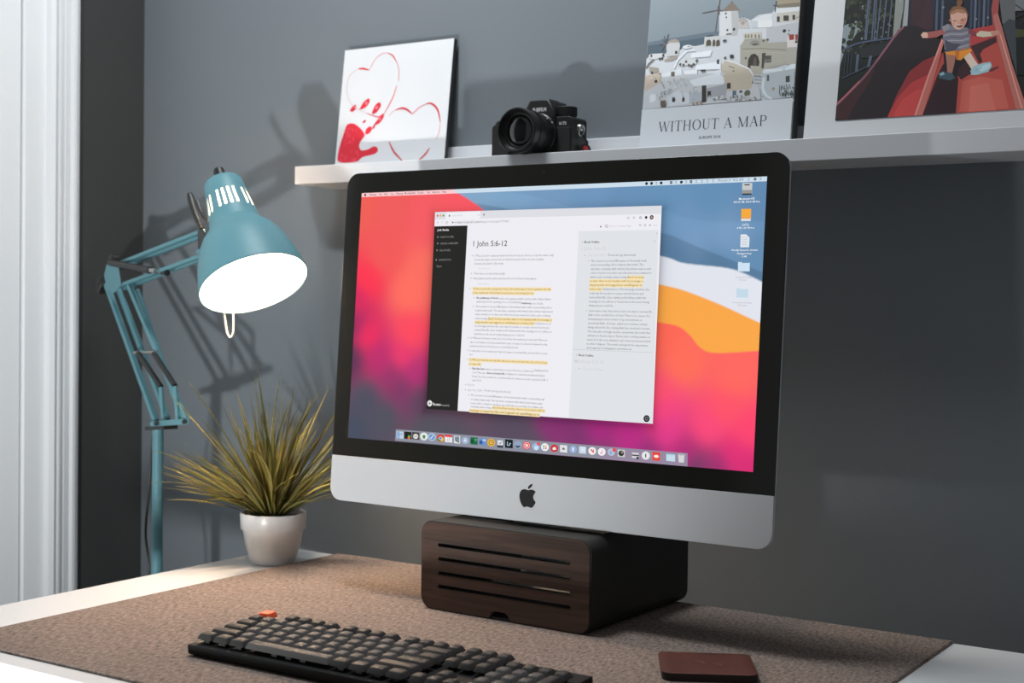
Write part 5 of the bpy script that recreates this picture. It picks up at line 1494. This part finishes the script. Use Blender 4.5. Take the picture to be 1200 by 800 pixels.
for sgn in (-1, 1):
    pts = []
    for q in range(9):
        t = q / 8; a = math.radians(200 + 130 * t) if sgn < 0 else math.radians(210 + 120 * t)
        uu = -0.004 + sgn * 0.011 + 0.010 * math.cos(a) * -1; vv_ = 0.004 + 0.006 * math.sin(a) * -1
        # follow the view across the coaster: left-right in the picture is u + v mixed
        x_, y_ = 0.86 * uu + 0.5 * vv_, -0.42 * uu + 0.9 * vv_
        pts.append(CC + cu_ * x_ + cv_ * y_ + Vector((0, 0, 0.0052 + curl(x_, y_))))
    em.tube(pts, 0.0006, 6)
em.build('embossed_mark', 'emboss', co)

# ================================================================== SWING-ARM LAMP
LP0 = Vector((-0.878, -0.236, TOP))
LD = Vector((0.950, -0.312, 0)).normalized()          # the arms fold in one upright plane
LN = Vector((LD.y, -LD.x, 0)).normalized()
lamp = empty('swing_arm_lamp', (LP0.x, LP0.y, 0), 'teal swing-arm desk lamp with a lit bell shade', 'lamp')


def LQ(x, y, off=0.0):
    return on_plane(x, y, LP0 + LN * off, LN)


LRT = Vector((LN.y * -1, LN.x, 0)); LRT = CAM_R.copy(); LRT.z = 0; LRT.normalize()
ptop = LQ(184.7, 560); PX_, PY_ = ptop.x, ptop.y; pole_top = Vector((PX_, PY_, LQ(187, 497).z))
MB().lathe([(0, 0), (0, 0.110), (0.012, 0.112), (0.020, 0.104), (0.024, 0.02), (0.05, 0.012), (0.05, 0)], (PX_, PY_, 0), (0, 0, 1), 48).build('floor_base', 'teal', lamp, smooth=True)
MB().tube([Vector((PX_, PY_, 0.02)), pole_top], 0.0087, 20).build('pole', 'teal', lamp, smooth=True)
# fork at the top of the pole
fk = MB()
for o_ in (-0.013, 0.013):
    fk.bar(LQ(177, 496.5, o_), LQ(221, 493.5, o_), 0.004, 0.009, ref=(0, 0, 1))
fk.build('fork', 'teal', lamp, bevel=0.001)
MB().bar(LQ(178, 501.5), LQ(200, 500.5), 0.024, 0.006).build('fork_plate', 'black_plastic', lamp)
bolts = MB()
for (x, y) in ((183, 496), (216, 494)):
    bolts.tube([LQ(x, y, -0.020), LQ(x, y, 0.020)], 0.0038, 10)
bolts.build('fork_bolts', 'black_plastic', lamp)
# lower arm: two bars in front, two behind
for (a, b, o_, w_) in (((125, 333), (183, 494), 0.010, .0085), ((139, 338), (197, 492), -0.010, .0080), ((151, 333), (219, 494), 0.010, .0080), ((161, 340), (214, 492), -0.011, .006)):
    MB().bar(LQ(*a, o_ * .6), LQ(*b, o_ * .6), 0.009, w_, ref=tuple(LN)).build('lower_arm_bar', 'teal', lamp, bevel=0.0012)
# springs in black sleeves on the lower arm, with their rods and cross pin
for (a, b, c, o_) in (((162, 414), (188.5, 453), (191, 490), 0.016), ((180.5, 414), (205, 452), (208, 494), 0.016)):
    MB().tube([LQ(*a, o_), LQ(*b, o_)], 0.0044, 12).build('spring_sleeve', 'black_plastic', lamp, smooth=True)
    MB().tube([LQ(*b, o_), LQ(*c, o_ - .004)], [0.0036, 0.0028], 10).build('spring_rod', 'teal', lamp, smooth=True)
MB().tube([LQ(157, 413, 0.012), LQ(184, 412.5, 0.014)], 0.0024, 8).build('cross_pin', 'steel', lamp, smooth=True)
# elbow
el = MB()
for o_ in (-0.012, 0.012):
    pl = [(122, 322), (125, 310), (133, 306), (139, 312), (142, 334), (134, 343), (125, 340)]
    q = [LQ(x, y, o_ - .002) for x, y in pl] + [LQ(x, y, o_ + .002) for x, y in pl]
    k_ = len(pl)
    el.add(q, [tuple(range(k_)), tuple(reversed(range(k_, 2 * k_)))] + [(i, (i + 1) % k_, (i + 1) % k_ + k_, i + k_) for i in range(k_)])
el.build('elbow_plates', 'teal', lamp)
MB().lathe([(-0.006, 0), (-0.006, 0.0095), (0.004, 0.0100), (0.006, 0.008), (0.006, 0)], LQ(133, 304, 0.004), LN, 24).build('elbow_knob', 'black_plastic', lamp, smooth=True)
wn_ = MB(); wc_ = LQ(118.5, 334, 0.004)
wn_.lathe([(-0.012, 0), (-0.012, 0.0045), (0.006, 0.0055), (0.010, 0)], wc_, LD, 16)
for s_ in (-1, 1):
    wn_.bar(wc_, wc_ + Vector((0, 0, s_ * 0.0130)) - LD * 0.004, 0.016, 0.012, ref=tuple(LN))
wn_.bar(wc_, LQ(130, 332, 0.004), 0.005, 0.005, ref=tuple(LN))
wn_.build('wing_nut', 'black_plastic', lamp, bevel=0.0015)
# upper arm
for (a, b, o_, w_) in (((141, 308.5), (238, 270.5), 0.008, .0088), ((137, 336), (241, 298), 0.008, .0088), ((147, 311), (236, 277), -0.010, .0070), ((146, 338), (238, 303), -0.010, .0070)):
    MB().bar(LQ(*a, o_), LQ(*b, o_), 0.006, w_, ref=tuple(LN)).build('upper_arm_bar', 'teal', lamp, bevel=0.0012)
MB().tube([LQ(129, 307.5, 0.017), LQ(176, 316.5, 0.017)], 0.0056, 12).build('spring_sleeve', 'black_plastic', lamp, smooth=True)
MB().tube([LQ(176, 316.5, 0.017), LQ(182.5, 317.7, 0.017)], 0.0040, 10).build('spring_cap', 'steel', lamp, smooth=True)
MB().tube([LQ(185, 318.5, 0.0), LQ(196, 319.5, 0.010)], [0.003, 0.0048], 10).build('spring_anchor', 'black_plastic', lamp, smooth=True)
# shade
px_top, px_rim = (260.5, 213.5), (298.5, 336.5)
T0 = LQ(*px_top)
dm = (T0 - CAM_C).dot(CAM_F); ppm = F_PX / dm
to_cam = (CAM_C - T0).normalized()
vdir = (CAM_R * (px_rim[0] - px_top[0]) - CAM_U * (px_rim[1] - px_top[1])).normalized()
AX = (vdir * 0.90 + to_cam * 0.43).normalized()
Ls = math.hypot(px_rim[0] - px_top[0], px_rim[1] - px_top[1]) / ppm / 0.90
S = 1 / ppm
T0 = T0 - to_cam * 0.022
pf = [(0.0, 0.0), (0.0, 17 * S), (0.008, 21.5 * S), (0.03, 23.5 * S), (0.16, 25.0 * S), (0.33, 28.2 * S), (0.43, 30.5 * S), (0.465, 32.5 * S), (0.50, 37.0 * S), (0.55, 43.0 * S), (0.62, 48.8 * S), (0.70, 53.2 * S), (0.80, 57.6 * S), (0.90, 60.8 * S), (1.0, 63.0 * S)]
pf = [(t * Ls, r) for t, r in pf]
NS = 120
xr = to_cam - AX * to_cam.dot(AX); xr.normalize()


def slot_skip(i, k_):
    if i != 4: return False          # ring between 0.16 and 0.33
    a = (k_ + 0.5) / NS * 360 - SLOT0
    a = a % 72.0
    return a < 54 - 1e-6 and (int(a / 3.0 + 1e-6) % 5) < 2


SLOT0 = -25.5
shd = MB().lathe(pf, T0, AX, NS, skip=slot_skip, xref=xr).build('shade', 'teal', lamp, smooth=True, angle=60)
pin = [(t - (0 if i < len(pf) - 1 else 0.0), max(r - 0.0012, 0)) for i, (t, r) in enumerate(pf)]
pin[0] = (0.0012, 0.0); pin[1] = (0.0012, pin[1][1])
MB().lathe(pin, T0, AX, NS, skip=slot_skip, xref=xr).build('reflector', 'lamp_in', shd, smooth=True, angle=60)
rc = T0 + AX * Ls; yr = AX.cross(xr)
MB().tube([rc + xr * (63 * S * math.cos(t)) + yr * (63 * S * math.sin(t)) for t in [2 * math.pi * q / 64 for q in range(65)]], 0.0011, 8, caps=False).build('rim', 'teal', shd, smooth=True)
MB().lathe([(-0.024, 0), (-0.024, 0.0066), (-0.022, 0.0082), (0.001, 0.0086), (0.002, 0)], T0, AX, 24).build('switch_knob', 'black_plastic', lamp, smooth=True)
MB().lathe([(0.0, 0), (0.0, 0.016), (0.045, 0.016), (0.05, 0.013), (0.05, 0)], T0 + AX * 0.002, AX, 24).build('socket', 'lamp_in', shd, smooth=True)
bpnt = T0 + AX * (Ls * 0.60)
MB().lathe([(0.05, 0.012), (0.06, 0.013), (0.075, 0.021), (0.092, 0.027), (0.106, 0.0275), (0.120, 0.022), (0.128, 0.012), (0.131, 0.0)], T0, AX, 28).build('bulb', 'bulb', lamp, smooth=True)
# head joint and levers
hj = MB()
pl = [(231.5, 270), (237, 268), (248, 280), (247, 289), (232, 292)]
q = [LQ(x, y, -0.006) for x, y in pl] + [LQ(x, y, 0.014) for x, y in pl]; k_ = len(pl)
hj.add(q, [tuple(range(k_)), tuple(reversed(range(k_, 2 * k_)))] + [(i, (i + 1) % k_, (i + 1) % k_ + k_, i + k_) for i in range(k_)])
hj.build('head_bracket', 'black_plastic', lamp, bevel=0.001)
MB().bar(LQ(232, 297, 0.006), LQ(247, 287, 0.004), 0.010, 0.006, ref=tuple(LN)).build('head_fork', 'teal', lamp, bevel=0.001)
MB().bar(LQ(236, 300, -0.004), LQ(252, 291, -0.010), 0.014, 0.009, ref=tuple(LN)).build('swivel', 'black_plastic', lamp, bevel=0.001)
MB().tube([LQ(x, y, 0.010) for x, y in ((236.5, 267), (231, 256), (226.5, 243), (223.5, 232), (222, 227))], [0.0038, 0.0052, 0.0058, 0.0058, 0.0042], 12).build('lever', 'black_plastic', lamp, smooth=True)
MB().tube([LQ(x, y, -0.004) for x, y in ((244, 259), (238, 253), (234, 244), (231, 235))], 0.0026, 10).build('lever', 'black_plastic', lamp, smooth=True)
# wire handle hanging from the rim
best = min(range(256), key=lambda k_: (lambda p_: (p_ - Vector((266.5, 366.5))).length)(
    (lambda w_: Vector((600 + F_PX * (w_ - CAM_C).dot(CAM_R) / (w_ - CAM_C).dot(CAM_F), 400 - F_PX * (w_ - CAM_C).dot(CAM_U) / (w_ - CAM_C).dot(CAM_F))))(
        rc + xr * (62.5 * S * math.cos(2 * math.pi * k_ / 256)) + yr * (62.5 * S * math.sin(2 * math.pi * k_ / 256)))))
hp0 = rc + xr * (62.5 * S * math.cos(2 * math.pi * best / 256)) + yr * (62.5 * S * math.sin(2 * math.pi * best / 256))
hk = [hp0 + LRT * (dx * S) + Vector((0, 0, -dy * S)) for dx, dy in ((-4.5, -3), (-3.5, 4), (-1.6, 18), (0.2, 25), (2.6, 28.5), (5.2, 27), (6.6, 22), (6.8, 12), (6.2, -3))]
MB().tube(smooth_path([tuple(p_) for p_ in hk], 4), 0.0015, 8).build('wire_handle', 'cream_wire', lamp, smooth=True)
# power cord down the pole
cd = [LQ(x, y, 0.004) for x, y in ((181, 502), (178.5, 520), (177, 545), (174, 580), (171, 612), (170.8, 630), (173, 648), (174.5, 665), (175, 690))]
MB().tube(smooth_path([tuple(p_) for p_ in cd], 4), 0.0021, 8).build('power_cord', 'black_plastic', lamp, smooth=True)

# ================================================================== POTTED GRASS
PC = Vector((-0.6735, -0.2225, TOP)); 
plant = empty('potted_grass', tuple(PC), 'bushy artificial grass in a white ceramic pot', 'plant')
MB().lathe([(0.0, 0.00000), (0.0, 0.03050), (0.002, 0.03264), (0.010, 0.03585), (0.030, 0.04173), (0.0500, 0.04473), (0.0515, 0.04494), (0.0520, 0.04761), (0.054, 0.04836), (0.0745, 0.04943), (0.0765, 0.04868), (0.0765, 0.04548), (0.074, 0.04441), (0.06, 0.04280), (0.06, 0.00000)],
           PC, (0, 0, 1), 64).build('pot', 'pot', plant, smooth=True, angle=50)
sl_ = MB(); rs_ = random.Random(3); ring_n = 24
sv = [PC + Vector((0, 0, 0.069))]
for r_ in (0.014, 0.028, 0.0405):
    for k_ in range(ring_n):
        a = 2 * math.pi * k_ / ring_n; sv.append(PC + Vector((r_ * math.cos(a), r_ * math.sin(a), 0.068 + rs_.uniform(-.002, .002))))
sf = [(0, 1 + k_, 1 + (k_ + 1) % ring_n) for k_ in range(ring_n)]
for l in range(2):
    for k_ in range(ring_n):
        a = 1 + l * ring_n + k_; b = 1 + l * ring_n + (k_ + 1) % ring_n; sf.append((a, b, b + ring_n, a + ring_n))
sl_.add(sv, sf).build('soil', 'soil', plant, smooth=True)
rl = random.Random(21)
root_p = PC + Vector((0, 0, 0.066))
GREEN = (0.040, 0.050, 0.012); YEL = (0.24, 0.20, 0.050)
cam_h = Vector((CAM_F.x, CAM_F.y, 0)).normalized()


def blade(az, pol, L, wd_, droop, tone, twist, side=0.0):
    n = 8; pts = []; d = Vector((math.sin(pol) * math.cos(az), math.sin(pol) * math.sin(az), math.cos(pol)))
    outw = Vector((math.cos(az), math.sin(az), 0)); lat = Vector((-outw.y, outw.x, 0))
    p = root_p + outw * 0.012 * math.sin(pol); st_ = L / n
    for i in range(n + 1):
        pts.append(p.copy())
        dd = d.copy(); dd.z -= droop * (i / n) ** 1.6
        dd += outw * 0.20 * (i / n) * (1 - droop) + lat * side * (i / n) ** 1.3
        dd.normalize(); p = p + dd * st_
    sidev = d.cross(outw)
    if sidev.length < 0.05: sidev = Vector((-outw.y, outw.x, 0))
    sidev.normalize()
    c_ = [GREEN[j] + (YEL[j] - GREEN[j]) * tone for j in range(3)]          # one colour for the whole blade
    vs = []; cs_ = []; fs = []
    for i, q_ in enumerate(pts):
        t = i / n; w_ = wd_ * (0.55 + 0.9 * t) if t < 0.5 else wd_ * (1.0 - ((t - 0.5) / 0.5) ** 1.8) + 0.00015
        tang = (pts[min(i + 1, n)] - pts[max(i - 1, 0)]).normalized()
        s_ = sidev.copy(); s_.rotate(Matrix.Rotation(twist * t, 3, tang)); nn = tang.cross(s_).normalized()
        vs += [q_ - s_ * w_, q_ + nn * w_ * 0.35, q_ + s_ * w_]
        cs_ += [c_, c_, c_]
    for i in range(n):
        a = i * 3
        fs += [(a, a + 1, a + 4, a + 3), (a + 1, a + 2, a + 5, a + 4)]
    me = bpy.data.meshes.new('leaf')
    me.from_pydata([tuple(v - PC) for v in vs], [], fs)
    at = me.color_attributes.new('ink', 'FLOAT_COLOR', 'POINT')
    at.data.foreach_set('color', [x for c_ in cs_ for x in (*c_, 1.0)])
    me.materials.append(M['leaf']); me.shade_smooth()
    o = bpy.data.objects.new('leaf', me); COL.objects.link(o); o.parent = plant


cnt = 0
while cnt < 275:
    az = rl.uniform(0, 2 * math.pi); u_ = rl.random()
    pol = math.radians(4 + 58 * u_ ** 0.8)
    L = rl.uniform(0.110, 0.245) * (1.0 if pol < .6 else 0.88)
    if rl.random() < 0.25: L *= 0.75
    droop = rl.uniform(-0.05, 0.30) + (0.55 * rl.random() if pol > 0.6 else 0)
    # keep the blades clear of the back of the computer and of the wall
    tip = PC + Vector((math.cos(az), math.sin(az), 0)) * (math.sin(pol + .2) * L)
    if tip.x > -0.530 and tip.y < -0.22: continue
    if tip.x > -0.50: continue
    if tip.y > -0.03: continue
    blade(az, pol, L, rl.uniform(0.0011, 0.0024), droop, rl.choice([0.1, 0.2, 0.35, 0.55, 0.8, 1.0]), rl.uniform(-1.6, 1.6), rl.uniform(-0.45, 0.45)); cnt += 1
# low arching leaves on the far left
wdir = math.atan2(-LRT.y, -LRT.x)
for (da, pol, L, dr_) in ((0.0, 1.05, 0.175, 0.30), (0.15, 1.12, 0.165, 0.45), (-0.2, 1.0, 0.17, 0.35), (0.3, 1.18, 0.15, 0.5), (-0.1, 0.92, 0.18, 0.3), (0.1, 0.85, 0.175, 0.2), (0.45, 1.0, 0.15, 0.55), (-.3, 1.15, .15, .5), (0.05, .98, .165, .12), (-.05, 1.1, .18, .2), (.2, .9, .17, .3), (-.15, .8, .18, .15)):
    blade(wdir + da, pol, L, 0.0022, dr_, 1.0, rl.uniform(-.6, .6))
bpy.context.view_layer.update()
